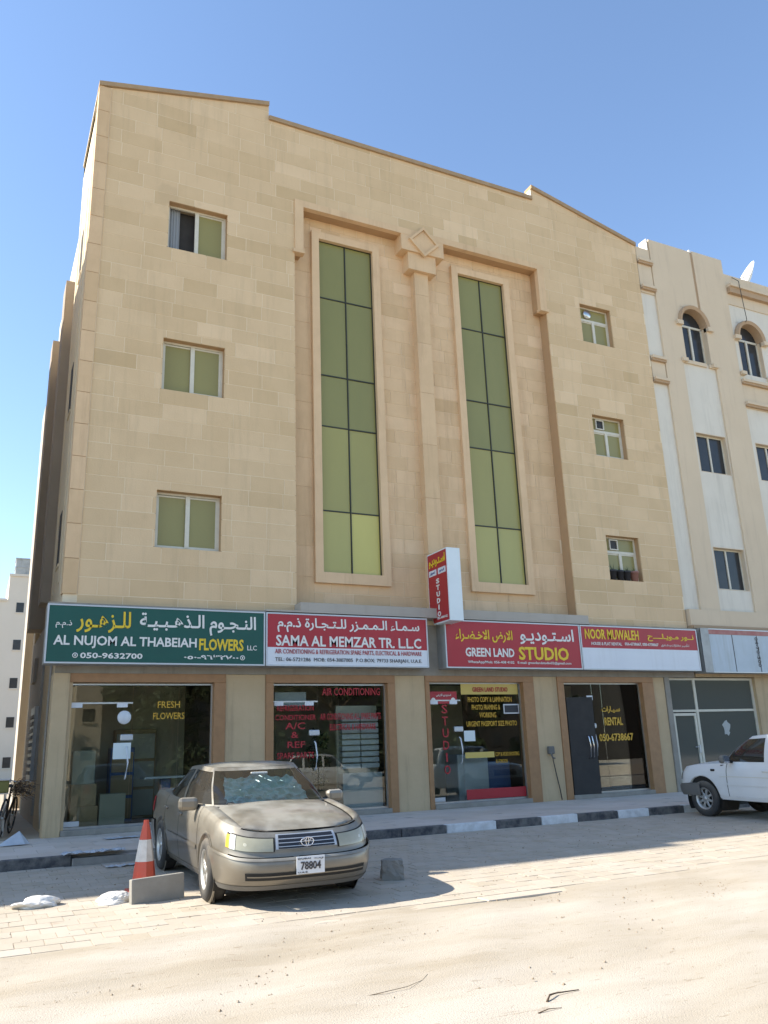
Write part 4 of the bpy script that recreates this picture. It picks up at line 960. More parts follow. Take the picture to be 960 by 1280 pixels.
def arch_cut(P, cx, cz, Rr):
    """pull grid points out of the wheel circle; faces inside are dropped"""
    ins = [[(p.x - cx)**2 + (p.z - cz)**2 < Rr * Rr for p in row] for row in P]
    out = [[p.copy() for p in row] for row in P]
    n, m = len(P), len(P[0])
    for i in range(n):
        for j in range(m):
            if ins[i][j] and any(0 <= i + a < n and 0 <= j + b < m and not ins[i + a][j + b] for a in (-1, 0, 1) for b in (-1, 0, 1)):
                d = Vector((P[i][j].x - cx, 0, P[i][j].z - cz)); l = d.length or 1; k = Rr / l
                out[i][j] = Vector((cx + d.x * k, P[i][j].y, cz + d.z * k)); ins[i][j] = None
    keep = lambda i, j: not any(ins[a][b] for a, b in ((i, j), (i + 1, j), (i, j + 1), (i + 1, j + 1)))
    return out, keep
def wheel(par, x, y, rad, wd, sg, rimr, steer=0, spokes=5, rimmat='alloy'):
    base = MB(); w2 = wd / 2; c = (0, 0, 0)
    base.lathe([(rimr, -w2 + .01), (rimr + .02, -w2), (rad - .03, -w2 - .002), (rad - .006, -w2 + .025), (rad, -w2 + .05), (rad, w2 - .05), (rad - .006, w2 - .025), (rad - .03, w2 + .002), (rimr + .02, w2), (rimr, w2 - .01)], 40, 'Y')
    for k in range(-2, 3):
        pass
    mtx = Matrix.Translation((x, y, rad)) @ Matrix.Rotation(steer, 4, 'Z')
    Wh = base.build('wheel', 'tyre', par); Wh.matrix_local = mtx
    k = MB(); so_ = sg * w2
    k.lathe([(rimr + .004, so_ - sg * .004), (rimr - .012, so_ - sg * .006), (rimr - .03, so_ - sg * .05), (rimr - .04, -so_ * .8)], 36, 'Y')
    for a in range(spokes):
        an = 2 * math.pi * a / spokes + .3
        for da in (-.16, .16) if spokes == 5 else (0,):
            c0, s0 = math.cos(an + da), math.sin(an + da); tx_, tz_ = -s0, c0; P = []
            for rr_, hw, yy in ((.035, .028, so_ - sg * .028), (rimr * .6, .017, so_ - sg * .02), (rimr - .01, .022, so_ - sg * .03)):
                P.append([(c0 * rr_ + tx_ * q, yy + (0 if abs(q) < .9 * hw else -sg * .02), s0 * rr_ + tz_ * q) for q in (-hw * 1.3, -hw * .7, hw * .7, hw * 1.3)])
            k.grid(P, False)
    k.lathe([(.0, so_ - sg * .012), (.045, so_ - sg * .014), (.05, so_ - sg * .05)], 16, 'Y')
    k.build('rim', rimmat, Wh); k = MB(); k.lathe([(0, so_ - sg * .09), (rimr - .03, so_ - sg * .09)], 24, 'Y'); k.build('brake_disc', 'cardark', Wh)
    return Wh
def sedan(name, label, cat, loc, rot, P, paint='car'):
    T = thing(name, label, cat, loc); T.rotation_euler = rot
    sh = P['shell']; fa, ra, rad, ra_ = P['fa'], P['ra'], P['rad'], P['archr']
    sets = lambda: rng(0, 1, 18)
    def sidepatch(nm, x0, x1, t0, t1, sg, m=paint, nx=None, off=0., cut=None, nt=14):
        nx = nx or max(2, int((x1 - x0) / .035)); G = [[sh.side(x, t, sg, off) for t in rng(t0, t1, nt)] for x in rng(x0, x1, nx)]; keep = None
        if cut: G, keep = arch_cut(G, cut, rad, ra_)
        k = MB(); k.grid(G, True, sg < 0, keep); return k.build(nm, m, T)
    g_ = .007; xs = P['seams']     # fender/door/door/quarter seams, front to rear
    # dark under-skin so seams read as gaps
    for sg in (1, -1):
        G = [[sh.side(x, t, sg, -.012) for t in rng(.0, .985, 14)] for x in rng(sh.rx, sh.fx, 60)]; k = MB()
        G1, kp1 = arch_cut(G, fa, rad, ra_ + .01); kp = lambda i, j: kp1(i, j) and not ((G1[i][j].x - ra)**2 + (G1[i][j].z - rad)**2 < (ra_ + .06)**2)
        k.grid(G1, True, sg < 0, kp); k.build('inner_skin', 'cardark', T)
        sidepatch('front_fender', xs[0] + g_, P['ffx'], .10, 1, sg, cut=fa, nt=18); 
        sidepatch('front_door', xs[1] + g_, xs[0] - g_, .10, 1, sg); 
        sidepatch('rear_door', xs[2] + g_, xs[1] - g_, .10, 1, sg, cut=ra, nt=18); sidepatch('rear_fender', sh.rx, xs[2] - g_, .10, 1, sg, cut=ra, nt=18)
        sidepatch('sill', ra + ra_ * .95, fa - ra_ * .95, .0, .10, sg, off=.004, nt=3)
        # body side moulding
        for a, b in ((xs[0] + .01, fa - ra_ - .06), (xs[1] + .01, xs[0] - .01), (ra + ra_ + .03, xs[1] - .01)):
            if b - a > .05: sidepatch('side_moulding', a, b, .40, .46, sg, off=.012, nt=2)
        for x in (xs[0] - .16 - .72 * 0, ):
            pass
        for xh in (xs[1] + .10, xs[2] + .10 if P.get('four', True) else None):
            if xh is None: continue
            k = MB(); q = sh.side(xh, .80, sg, .012); k.bbox(-.085, .085, -.02, .02, -.018, .018, .012, Matrix.Translation(q)); k.build('door_handle', paint, T)
        # wheel wells
        for ax in (fa, ra):
            k = MB(); yo = sh.side(ax, .5, 1).y - .015
            k.lathe([(ra_ + .004, sg * (yo - .0)), (ra_ + .004, sg * .35), (0, sg * .35)], 32, 'Y', (ax, 0, rad), a0=-.5, a1=math.pi + .5); k.build('wheel_well', 'cardark', T)
            k = MB(); rows = []
            for q in rng(P.get('lip', -.25), math.pi - P.get('lip', -.25), 30):
                yq = sh.side(ax + ra_ * math.cos(q), max(0, min(1, (rad + ra_ * math.sin(q) - sh.zb) / (.9 - sh.zb))), 1).y; rows.append([(ax + r__ * math.cos(q), yy, rad + r__ * math.sin(q)) for r__, yy in ((ra_ - .002, sg * (yq - .06)), (ra_ - .002, sg * (yq + .012)), (ra_ + .022, sg * (yq + .004)))])
            k.grid(rows, True, sg > 0); k.build('arch_lip', paint, T)
    # front and rear ends
    def fpatch(nm, p0, p1, t0, t1, m, off=0., nt=6, npn=None, fn=None, par=T, mat2=None):
        fn = fn or sh.front; n = npn or max(2, int(abs(p1 - p0) / .05)); G = [[fn(a, t, off) for t in rng(t0, t1, nt)] for a in rng(p0, p1, n)]
        k = MB(); k.grid(G, True, fn == sh.front); o = k.build(nm, m, par); return o
    pf = math.pi
    phx = lambda x, t: math.asin(min(1, max(0, (x - sh.fx) / (curve(sh.xf, t) - sh.fx))) ** (sh.n / 2))
    phy = lambda y, t: math.acos(min(1, max(-1, abs(y) / curve(sh.W, t))) ** (sh.n / 2))
    P['front'](T, sh, fpatch, phx, phy, paint)
    pr0 = .0
    fpatch('rear_bumper', pr0, pf - pr0, 0., .52, paint, .02, 10, fn=sh.rear); fpatch('rear_panel', pr0, pf - pr0, .53, 1., paint, 0, 10, fn=sh.rear)
    for s in (0, 1):
        a, b = (.06, .62); a, b = (a, b) if s == 0 else (pf - b, pf - a); fpatch('tail_light', a, b, .66, .90, 'letter_red', .012, 4, fn=sh.rear)
    # deck: hood, cowl, boot
    def deckpatch(nm, x0, x1, m, inset=0., crown=P['crown'], dz=0., nx=14):
        k = MB(); G = []
        for x in rng(x0, x1, nx):
            e = sh.side(x, 1, 1); yw = max(.0, e.y - inset); G.append([(x, yw * s, e.z + dz + crown * (1 - s * s) + (-.0 if inset == 0 else 0)) for s in rng(-1, 1, 16)])
        k.grid(G, True, False); return k.build(nm, m, T)
    P['deck'](T, sh, deckpatch, paint)
    k = MB(); k.box(sh.rx - .3, sh.fx + .45, -.62, .62, sh.zb - .02, sh.zb + .0); k.build('underbody', 'cardark', T)
    # greenhouse
    gh = P['gh']
    def gout(t): return curve(gh['xf'], t), curve(gh['xr'], t), curve(gh['W'], t)
    nn = gh.get('n', 5.)
    def gz_(x, t, y=0): return lerp(gh['z0'] + gh.get('zs', 0) * x, curve(gh['roof'], x), t)
    def gside(x, t, sg, off=0):
        xf, xr, w_ = gout(t); c, L = (xf + xr) / 2, (xf - xr) / 2 + off; rr_ = min(1, abs((x - c) / L)); y = (w_ + off) * (1 - rr_**nn) ** (1 / nn); return Vector((x, sg * y, gz_(x, t)))
    def gend(q, t, front=True, off=0):
        xf, xr, w_ = gout(t); c, L = (xf + xr) / 2, (xf - xr) / 2 + off; x = c + (1 if front else -1) * L * (1 - min(1, abs(q)) ** nn) ** (1 / nn); return Vector((x, (w_ + off) * q, gz_(x, t)))
    def gp(fn, us, ts, m, nm, flip=False): k = MB(); k.grid([[fn(u_, t) for t in ts] for u_ in us], True, flip); return k.build(nm, m, T)
    QW = gh.get('qw', .84); t0, t1 = .06, .93
    ws = gp(lambda q, t: gend(q, t, True, .002), rng(-QW, QW, 22), rng(t0, t1, 10), 'carglass', 'windshield', True)
    gp(lambda q, t: gend(q, t, False, .002), rng(-QW, QW, 22), rng(t0 + .08, t1 - .02, 8), 'carglass_dark', 'rear_window')
    def rxx(t, rr_): xf, xr, w_ = gout(t); return (xf + xr) / 2 + (xf - xr) / 2 * rr_
    pill = MB()
    # pillars: corner bands from end patch edge (q=QW) around to side start rs
    rs = gh.get('rs', .88); re_ = gh.get('re', -.80)
    xQ = (1 - QW**nn) ** (1 / nn)
    for sg in (1, -1):
        def corner(v, t, front=True, off=0):      # v 0..1 from q=QW to r=rs
            th0 = math.acos(min(1, QW ** (nn / 2))); r1_ = rs if front else -re_; th1 = math.asin(1) - math.acos(min(1, (1 - r1_**nn) ** .5)) if 0 else math.acos(min(1, (1 - r1_**nn) ** .5))
            # angle measured so that y = w*cos^(2/n), x = L*sin^(2/n)
            th = lerp(th0, math.asin(min(1, r1_ ** (nn / 2))), v)
            xf, xr, w_ = gout(t); c, L = (xf + xr) / 2, (xf - xr) / 2 + off
            x = c + (1 if front else -1) * L * math.sin(th) ** (2 / nn); return Vector((x, sg * (w_ + off) * math.cos(th) ** (2 / nn), gz_(x, t)))
        pill.grid([[corner(v, t, True, .006) for t in rng(0, 1, 10)] for v in rng(0, 1, 5)], True, sg > 0)
        pill.grid([[corner(v, t, False, .006) for t in rng(0, 1, 10)] for v in rng(0, 1, 6)], True, sg < 0)
        B_ = gh['pillars']     # list of (xcentre, halfwidth) for side pillars
        xs_ = [None] + B_ + [None]
        def fx_(t): return rxx(t, rs)
        def rx_(t): return rxx(t, re_)
        cuts = [fx_] + [(lambda t, b=b: b[0] + b[1]) for b in B_] ; cute = [(lambda t, b=b: b[0] - b[1]) for b in B_] + [rx_]
        for A, Bc in zip(cuts, [(lambda t, b=b: b[0] + b[1]) for b in B_] + [rx_]): pass
        starts = [fx_] + [(lambda t, b=b: b[0] - b[1]) for b in B_]; ends = [(lambda t, b=b: b[0] + b[1]) for b in B_] + [rx_]
        for a_, b_2 in zip(starts, ends):
            k = MB(); k.grid([[gside(lerp(a_(t), b_2(t), v), t, sg, .0) for t in rng(.07, .90, 8)] for v in rng(0, 1, 8)], True, sg > 0); k.build('side_window', 'carglass_dark', T)
        for b in B_: pill.grid([[gside(x, t, sg, .006) for t in rng(0, 1, 8)] for x in (b[0] + b[1], b[0] - b[1])], True, sg > 0)
        for (ta, tb) in ((0, .075), (.895, 1.)): pill.grid([[gside(lerp(fx_(t), rx_(t), v), t, sg, .006) for t in rng(ta, tb, 2)] for v in rng(0, 1, 16)], True, sg > 0)
    for fr_, fl in ((True, True), (False, False)):
        for (ta, tb) in ((0, t0 + .005 + (0 if fr_ else .08)), (t1 - .005 - (0 if fr_ else .02), 1.)): pill.grid([[gend(q, t, fr_, .006) for t in rng(ta, tb, 2)] for q in rng(-QW, QW, 16)], True, fl)
    pill.build('roof_pillars', paint, T, fixn=True)
    xf, xr, w_ = gout(1); k = MB(); G = []
    for x in rng(xr - .006, xf + .006, 26):
        c, L = (xf + xr) / 2, (xf - xr) / 2 + .006; rr_ = min(1, abs((x - c) / L)); yw = (w_ + .006) * (1 - rr_**nn) ** (1 / nn); zc_ = gz_(x, 1)
        G.append([(x, yw * s, zc_ + gh['crown'] * (1 - abs(s) ** 2.4) * (1 - rr_**8)) for s in rng(-1, 1, 14)])
    k.grid(G, True); k.build('roof', paint, T)
    # interior
    k = MB(); k.box(rxx(.2, -.75), rxx(.2, .55), -.62, .62, .45, .5); k.build('cabin_floor', 'cardark', T)
    for x in P['seatx']:
        for y in (-.36, .36):
            k = MB(); k.bbox(x - .1, x + .02, y - .24, y + .24, .5, 1.02, .05); k.bbox(x - .08, x + .0, y - .12, y + .12, 1.03, 1.2, .03); k.bbox(x, x + .45, y - .24, y + .24, .5, .66, .04); k.build('seat', 'seat', T)
    k = MB(); k.bbox(rxx(.1, .62), rxx(.05, .93), -.66, .66, .7, gh['z0'] + .02, .03); k.build('dashboard', 'cardark', T)
    for sg in (1, -1):
        mx, my, mz = P['mirror']
        k = MB(); Mm = Matrix.Translation((mx, sg * my, mz)) @ Matrix.Rotation(sg * R(12), 4, 'Z'); k.bbox(-.05, .06, -.115, .115, -.075, .075, .045, Mm); Mi = k.build('mirror', P.get('mirrormat', paint), T)
        k = MB(); k.box(-.054, -.05, -.095, .095, -.058, .058, Mm); k.build('mirror_glass', 'chrome', Mi); k = MB(); k.tube([(mx, sg * (my - .08), mz - .03), (mx + .01, sg * (my - .2), mz - .05)], .03, 8); k.build('mirror_arm', 'cardark', Mi)
    for ax, st in ((fa, P.get('steer', 0)), (ra, 0)):
        for sg in (1, -1): wheel(T, ax, sg * P['track'] / 2, rad, .205, sg, P['rimr'], st, P.get('spokes', 5), P.get('rimmat', 'alloy'))
    return T, ws, gend, gz_
# --- the champagne saloon
def camry_front(T, sh, fpatch, phx, phy, paint):
    pi = math.pi
    BL = .575     # bumper top level
    fpatch('front_bumper', .0, pi, .0, BL, paint, .018, 16, 56)
    fpatch('bumper_trim', .05, pi - .05, .555, .60, paint, .030, 3, 56)
    fpatch('nose_panel', phx(1.80, .8), pi - phx(1.80, .8), .60, .985, paint, .0, 10, 48)
    k = fpatch('lower_intake', phy(.64, .3), pi - phy(.64, .3), .20, .34, 'cardark', .026, 4, 24)
    fpatch('intake_bar', phy(.62, .3), pi - phy(.62, .3), .26, .285, paint, .034, 2, 24)
    fpatch('bumper_lip', .1, pi - .1, .0, .09, 'grime', .024, 2, 40)
    for s in (0, 1):
        def pp(a, b): return (a, b) if s == 0 else (pi - b, pi - a)
        a, b = pp(phx(1.93, .8), phy(.345, .8)); fpatch('headlight_rim', a - .0, b + .0, .69, .92, 'cardark', .004, 5, 20)
        a, b = pp(phy(.69, .8) if 0 else phx(2.045, .8), phy(.36, .8)); H = fpatch('headlight', a, b, .70, .91, 'lamp', .012, 6, 18)
        ca = a + .30 * (b - a) if s == 0 else b - .30 * (b - a); k = MB(); ct = .805
        rows = [[sh.front(ca + q_ * .10 * math.cos(v), ct + q_ * .07 * math.sin(v), .0135 - .004 * q_) for v in rng(0, 2 * pi, 18)] for q_ in (.999, .7, .05)]; k.grid(rows); k.build('reflector_bowl', 'bowl', T)
        a, b = pp(phx(1.98, .8), phx(2.04, .8)); fpatch('side_lamp', a, b, .695, .91, 'lampclear', .012, 5, 6)
        a, b = pp(phx(1.935, .8), phx(1.98, .8)); fpatch('turn_signal', a, b, .70, .895, 'amber' if s == 1 else 'lampclear', .012, 4, 4)
    gx = .335
    fpatch('grille_surround', phy(gx, .8), pi - phy(gx, .8),   .735, .965, 'silver', .010, 6, 20)
    fpatch('grille', phy(gx - .03, .8), pi - phy(gx - .03, .8), .745, .955, 'grille', .016, 6, 20)
    for t in (.785, .845, .905): fpatch('grille_slat', phy(gx - .03, .8), pi - phy(gx - .03, .8), t - .006, t + .006, 'silver', .024, 2, 20)
    # emblem: three ovals
    c = sh.front(pi / 2, .848, .035); k = MB()
    def oval(a, b, cy, cz, th=.006):
        n = 28; pts = [(c.x + .004, cy + a * math.cos(2 * pi * i / n), cz + b * math.sin(2 * pi * i / n)) for i in range(n + 1)]; k.tube(pts, th, 6, False)
    oval(.068, .045, c.y, c.z); oval(.040, .017, c.y, c.z + .022, .005); oval(.016, .040, c.y, c.z, .005); k.build('emblem', 'chrome', T)
    # number plate
    c = sh.front(pi / 2, .45, .05); pl = MB(); pl.bbox(-.008, .0, -.155, .155, -.085, .085, .003, Matrix.Translation(c)); PL = pl.build('number_plate', 'white_vinyl', T)
    RTp = Matrix.Translation(c) @ Matrix(((0, -1, 0, 0), (1, 0, 0, 0), (0, 0, 1, 0), (0, 0, 0, 1)))
    text('plate_number', '78804', 'letter_black', PL, -.11, .11, -.045, .035, -.002, .02, RTp, .003); text('plate_writing', 'DUBAI  دبي', 'letter_black', PL, -.14, .14, .048, .07, -.002, .01, RTp, .003)
    text('plate_writing', 'U.A.E.', 'letter_black', PL, -.14, -.03, -.074, -.06, -.002, .01, RTp, .003)
def camry_deck(T, sh, deckpatch, paint):
    deckpatch('cowl', .80, 1.02, 'cardark', .05, .02, -.004, 4)
    k = MB(); G = []
    for x in rng(1.00, 2.125, 26):
        e = sh.side(x, 1, 1); yw = e.y - .075; yw = min(yw, .70) if x < 1.9 else yw
        lim = curve([(1.0, .655), (1.5, .66), (1.9, .64), (2.05, .60), (2.12, .50), (2.14, .42)], x); yw = lim
        G.append([(x - .10 * abs(s) ** 3 * max(0, (x - 1.9) / .22), yw * s, e.z + .008 + .034 * min(1, max(0, (2.14 - x) / .35)) * (1 - abs(s) ** 2.6) - (.012 if abs(s) > .99 else 0)) for s in rng(-1, 1, 20)])
    k.grid(G, True); k.build('bonnet', paint, T)
    for sg in (1, -1):
        k = MB(); G = []
        for x in rng(.98, 2.10, 26):
            e = sh.side(x, 1, 1); lim = curve([(1.0, .66), (1.5, .665), (1.9, .645), (2.05, .60), (2.12, .50), (2.14, .42)], x); yi = min(lim + .006, e.y)
            G.append([(x, sg * lerp(yi, e.y, v), e.z + .004 * (1 - v) + .018 * math.sin(v * math.pi) * min(1, (e.y - yi) * 8)) for v in rng(0, 1, 4)])
        k.grid(G, True, sg < 0); k.build('fender_top', paint, T)
    k = MB(); G = []
    for x in rng(.98, 2.10, 10):
        e = sh.side(x, 1, 1); G.append([(x, e.y * s * .97, e.z - .012) for s in rng(-1, 1, 6)])
    k.grid(G, True); k.build('engine_bay', 'cardark', T)
    deckpatch('boot_lid', -2.36, -1.4, paint, .0, .035); deckpatch('shoulder', -1.45, 1.0, paint, .0, .0, 0., 20)
shell = Shell(W=[(0, .79), (.1, .832), (.3, .858), (.45, .868), (.7, .862), (.88, .842), (.96, .818), (1, .795)],
              xf=[(0, 2.19), (.12, 2.25), (.3, 2.29), (.5, 2.29), (.575, 2.27), (.62, 2.24), (.75, 2.225), (.9, 2.18), (1, 2.12)],
              xr=[(0, -2.36), (.15, -2.42), (.4, -2.46), (.55, -2.44), (.8, -2.40), (1, -2.36)],
              zb=.19, deck=[(-2.46, .98), (-1.6, 1.02), (-1.0, .985), (.2, .955), (.95, .94), (1.2, .915), (1.6, .865), (1.95, .80), (2.12, .745), (2.3, .70)], fx=1.40, rx=-1.75, n=3.4)
P1 = dict(shell=shell, fa=1.335, ra=-1.335, rad=.325, archr=.365, seams=(.88, -.20, -1.12), ffx=1.99, rimr=.205, track=1.56, crown=.03, front=camry_front, deck=camry_deck, seatx=(-.25, -1.15), steer=R(-3),
          mirror=(.66, .93, .97),
          gh=dict(xf=[(0, 1.10), (.5, .74), (1, .30)], xr=[(0, -1.78), (.5, -1.42), (1, -1.0)], W=[(0, .80), (.5, .73), (.85, .64), (1, .60)], z0=.93, roof=[(-1.1, 1.30), (-.6, 1.36), (-.1, 1.378), (.35, 1.345)], crown=.035, pillars=[(-.22, .05)], qw=.87, rs=.88, re=-.70, n=4.8))
CAR, WS, gend, ggz = sedan('parked_car', 'dusty champagne saloon with foil sunshade and plate 78804 parked nose out', 'car', (1.96, -5.98, gz(-5.98) + .012), (0, .02, R(-91)), P1)
# wipers, rear mirror, aerial, sunshade
for a, b in (((.62, .30), (.06, .05)), ((.06, .02), (-.52, .06))):
    k = MB(); k.tube([gend(-a[0] if 0 else a[0] / .775, .02, True, .03), gend(lerp(a[0], b[0], .5) / .775, .055, True, .03), gend(b[0] / .775, .075, True, .022)], .011, 6); k.build('wiper', 'black', CAR)
k = MB(); rg = random.Random(3); Gp = []
for i in range(41):
    row = []
    q = -.72 + 1.40 * i / 40
    for j in range(21):
        t = .08 + .66 * j / 20 - .05 * math.sin(i * .25) * (j / 20); p = gend(q, t, True, -.05)
        n_ = .020 * math.sin(i * .9 + math.sin(j * .8) * 2.2) + .022 * math.sin(j * 1.1 + i * .35 + 2 * math.sin(i * .33)) + rg.uniform(-.007, .007)
        row.append(p + Vector((-.03 + n_, 0, n_ * .6)))
    Gp.append(row)
k.grid(Gp, False, True); ss = k.build('sunshade', 'sheet')
ss.matrix_world = Matrix.LocRotScale(CAR.location, CAR.rotation_euler, None); tag(ss, 'crumpled pale green sunshade spread behind the windscreen of the saloon', 'sunshade')
p_ = gend(0, .80, True, -.04); k = MB(); k.bbox(-.02, .02, -.11, .11, -.03, .03, .012, Matrix.Translation(p_)); k.build('interior_mirror', 'lampclear', CAR)

# --- the white pickup
def pick_front(T, sh, fpatch, phx, phy, paint):
    pi = math.pi
    fpatch('nose_panel', phx(1.85, .7), pi - phx(1.85, .7), .45, 1.0, paint, 0, 8, 30)
    fpatch('front_bumper', .0, pi, .08, .42, 'grime', .05, 6, 40); fpatch('bumper_top', 0., pi, .42, .46, 'grime', .03, 2, 40)
    for s in (0, 1):
        a, b = phx(2.02, .8), phy(.42, .8); a, b = (a, b) if s == 0 else (pi - b, pi - a); fpatch('headlight', a, b, .62, .88, 'lampclear', .012, 4, 10)
    fpatch('grille', phy(.38, .8), pi - phy(.38, .8), .60, .90, 'grille', .012, 4, 12)
    for t in (.68, .76, .84): fpatch('grille_slat', phy(.38, .8), pi - phy(.38, .8), t - .012, t + .012, 'chrome', .02, 2, 12)
def pick_deck(T, sh, deckpatch, paint):
    deckpatch('bonnet', 1.02, 2.16, paint, .0, .055, .0, 16); deckpatch('cowl', .75, 1.02, 'cardark', .06, .02, .0, 4); deckpatch('cab_floor', -.62, .75, 'cardark', .0, .0, -.01, 6)
    # bed
    k = MB()
    for sg in (1, -1): k.bbox(-2.45, -.66, sg * .80 - (.0 if sg > 0 else .04), sg * .80 + (.04 if sg > 0 else .0), .62, 1.02, .012)
    k.box(-2.47, -2.42, -.78, .78, .6, 1.02); k.box(-.70, -.66, -.78, .78, .6, 1.02); k.box(-2.45, -.68, -.78, .78, .6, .64); k.build('cargo_bed', paint, T)
    for sg in (1, -1):
        k = MB(); k.tube([(.98, sg * .80, .965), (.62, sg * .70, 1.0)], .01, 5); k.build('cowl_trim', 'cardark', T)
        k = MB(); G_ = [[sh.side(x, t, sg, .004) for t in (.62, .635)] for x in rng(-.18, 1.0, 16)]; k.grid(G_, True, sg < 0); k.build('body_crease', 'cardark' if 0 else 'frame', T)
        q = sh.side(1.17 if 1 else 0, .82, sg, .006); k = MB(); k.bbox(-.05, .05, -.008, .008, -.02, .02, .005, Matrix.Translation(q)); k.build('side_marker', 'cardark', T)
shell2 = Shell(W=[(0, .79), (.1, .815), (.3, .83), (.5, .835), (.75, .83), (.9, .805), (1, .77)], xf=[(0, 2.15), (.2, 2.22), (.45, 2.24), (.8, 2.22), (1, 2.14)],
               xr=[(0, -2.45), (.5, -2.47), (1, -2.45)], zb=.34, deck=[(-2.5, 1.02), (-.6, 1.02), (.6, 1.02), (1.05, 1.0), (1.6, .97), (2.0, .915), (2.2, .86)], fx=1.5, rx=-2.1, n=4.)
P2 = dict(lip=.06, shell=shell2, fa=1.47, ra=-1.35, rad=.335, archr=.43, seams=(.83, -.20, -.66), ffx=1.98, rimr=.20, track=1.46, crown=.02, front=pick_front, deck=pick_deck, seatx=(-.3,), steer=R(4), spokes=8, rimmat='alloy',
          mirror=(.70, .98, 1.09), mirrormat='grime', four=False,
          gh=dict(xf=[(0, 1.12), (.5, .84), (1, .42)], xr=[(0, -.95), (1, -.85)], W=[(0, .775), (.5, .72), (1, .62)], z0=1.0, roof=[(-.8, 1.50), (-.2, 1.525), (.35, 1.50)], crown=.03, pillars=[(-.17, .13)], qw=.86, rs=.86, re=-.80, n=5.))
TR, _, _, _ = sedan('pickup_truck', 'white pickup parked nose in to the kerb at the right edge', 'pickup', (12.52, -5.78, gz(-5.78) + .005), (0, -.02, R(89)), P2, 'whitepaint')
t2 = copy_tree(TR); t2.location = (21.5, -24, -.435); t2.rotation_euler = (0, 0, R(176)); t2['label'] = 'white pickup opposite, behind the viewer, mirrored in the photo studio glass'
# white estate mirrored in the hardware shop
def suv_deck(T, sh, deckpatch, paint):
    deckpatch('bonnet', 1.0, 2.12, paint, 0, .05, 0, 14); deckpatch('shoulder', -2.3, 1.0, paint, 0, 0, 0, 14)
shell3 = Shell(W=[(0, .82), (.1, .87), (.45, .90), (.8, .88), (1, .82)], xf=[(0, 2.15), (.4, 2.27), (.8, 2.22), (1, 2.12)], xr=[(0, -2.2), (.5, -2.28), (1, -2.2)], zb=.28,
               deck=[(-2.3, 1.06), (0, 1.06), (1.0, 1.04), (1.8, .98), (2.2, .9)], fx=1.5, rx=-1.75)
P3 = dict(P2, shell=shell3, fa=1.32, ra=-1.32, rad=.36, archr=.42, seams=(.8, -.2, -1.1), track=1.56, deck=suv_deck, spokes=5, four=True, seatx=(-.2, -1.1), mirrormat='whitepaint', mirror=(.65, 1.0, 1.12),
          gh=dict(xf=[(0, 1.05), (1, .35)], xr=[(0, -2.2), (1, -1.75)], W=[(0, .79), (1, .62)], z0=1.05, roof=[(-1.8, 1.64), (-.5, 1.68), (.4, 1.62)], crown=.04, pillars=[(-.2, .05), (-1.15, .05)], qw=.84, rs=.86, re=-.84, n=5.))
sedan('parked_car', 'white off roader opposite, behind the viewer, mirrored in the hardware shop glass', 'car', (14.2, -21.5, -.435), (0, 0, R(12)), P3, 'whitepaint')

# ------------------------------------------------------------------ STREET THINGS
t = thing('traffic_cone', 'faded red traffic cone with one white band behind the concrete slab', 'cone', (.62, -6.22, gz(-6.22)))
k = MB(); prof = [(.150, .03), (.118, .25)]; 
k.lathe([(.150, .03), (.110, .34)], 8, smooth=False); k.build('cone_body', 'conered', t); k = MB(); k.lathe([(.072, .58), (.045, .72), (.035, .76), (.03, .80), (.0, .80)], 8, smooth=False); k.build('cone_tip', 'conered', t)
k = MB(); k.lathe([(.1115, .34), (.0735, .58)], 8, smooth=False); k.build('white_band', 'conewhite', t)
k = MB(); k.bbox(-.19, .19, -.19, .19, 0, .035, .012); k.build('base', 'conered', t)
k = MB(); k.bbox(-.30, .30, -.045, .045, 0, .265, .010); o = k.build('concrete_slab', 'concrete'); o.location = (.64, -6.93, gz(-6.93) - .003); o.rotation_euler = (R(-3), R(-1.5), R(9)); tag(o, 'grey concrete slab standing on edge in front of the traffic cone', 'slab')
def rough_block(name, label, loc, rz, dims, sub_=4, amp=.012, m='concrete', rot=(0, 0)):
    bm = bmesh.new(); bmesh.ops.create_cube(bm, size=1); bmesh.ops.subdivide_edges(bm, edges=bm.edges[:], cuts=sub_, use_grid_fill=True); rg = random.Random(5)
    for v in bm.verts:
        v.co = Vector((v.co.x * dims[0] * (1 - .12 * (v.co.z + .5)), v.co.y * dims[1] * (1 - .12 * (v.co.z + .5)), (v.co.z + .5) * dims[2])) + Vector([rg.uniform(-amp, amp) for _ in range(3)])
    k = MB(); k.add(bm, None, False); bm.free(); o = k.build(name, m); o.location = loc; o.rotation_euler = (*rot, rz); return tag(o, label, 'block')
rough_block('concrete_block', 'small rough concrete block on the pavers right of the saloon', (3.42, -7.18, gz(-7.18)), R(-20), (.27, .25, .23))
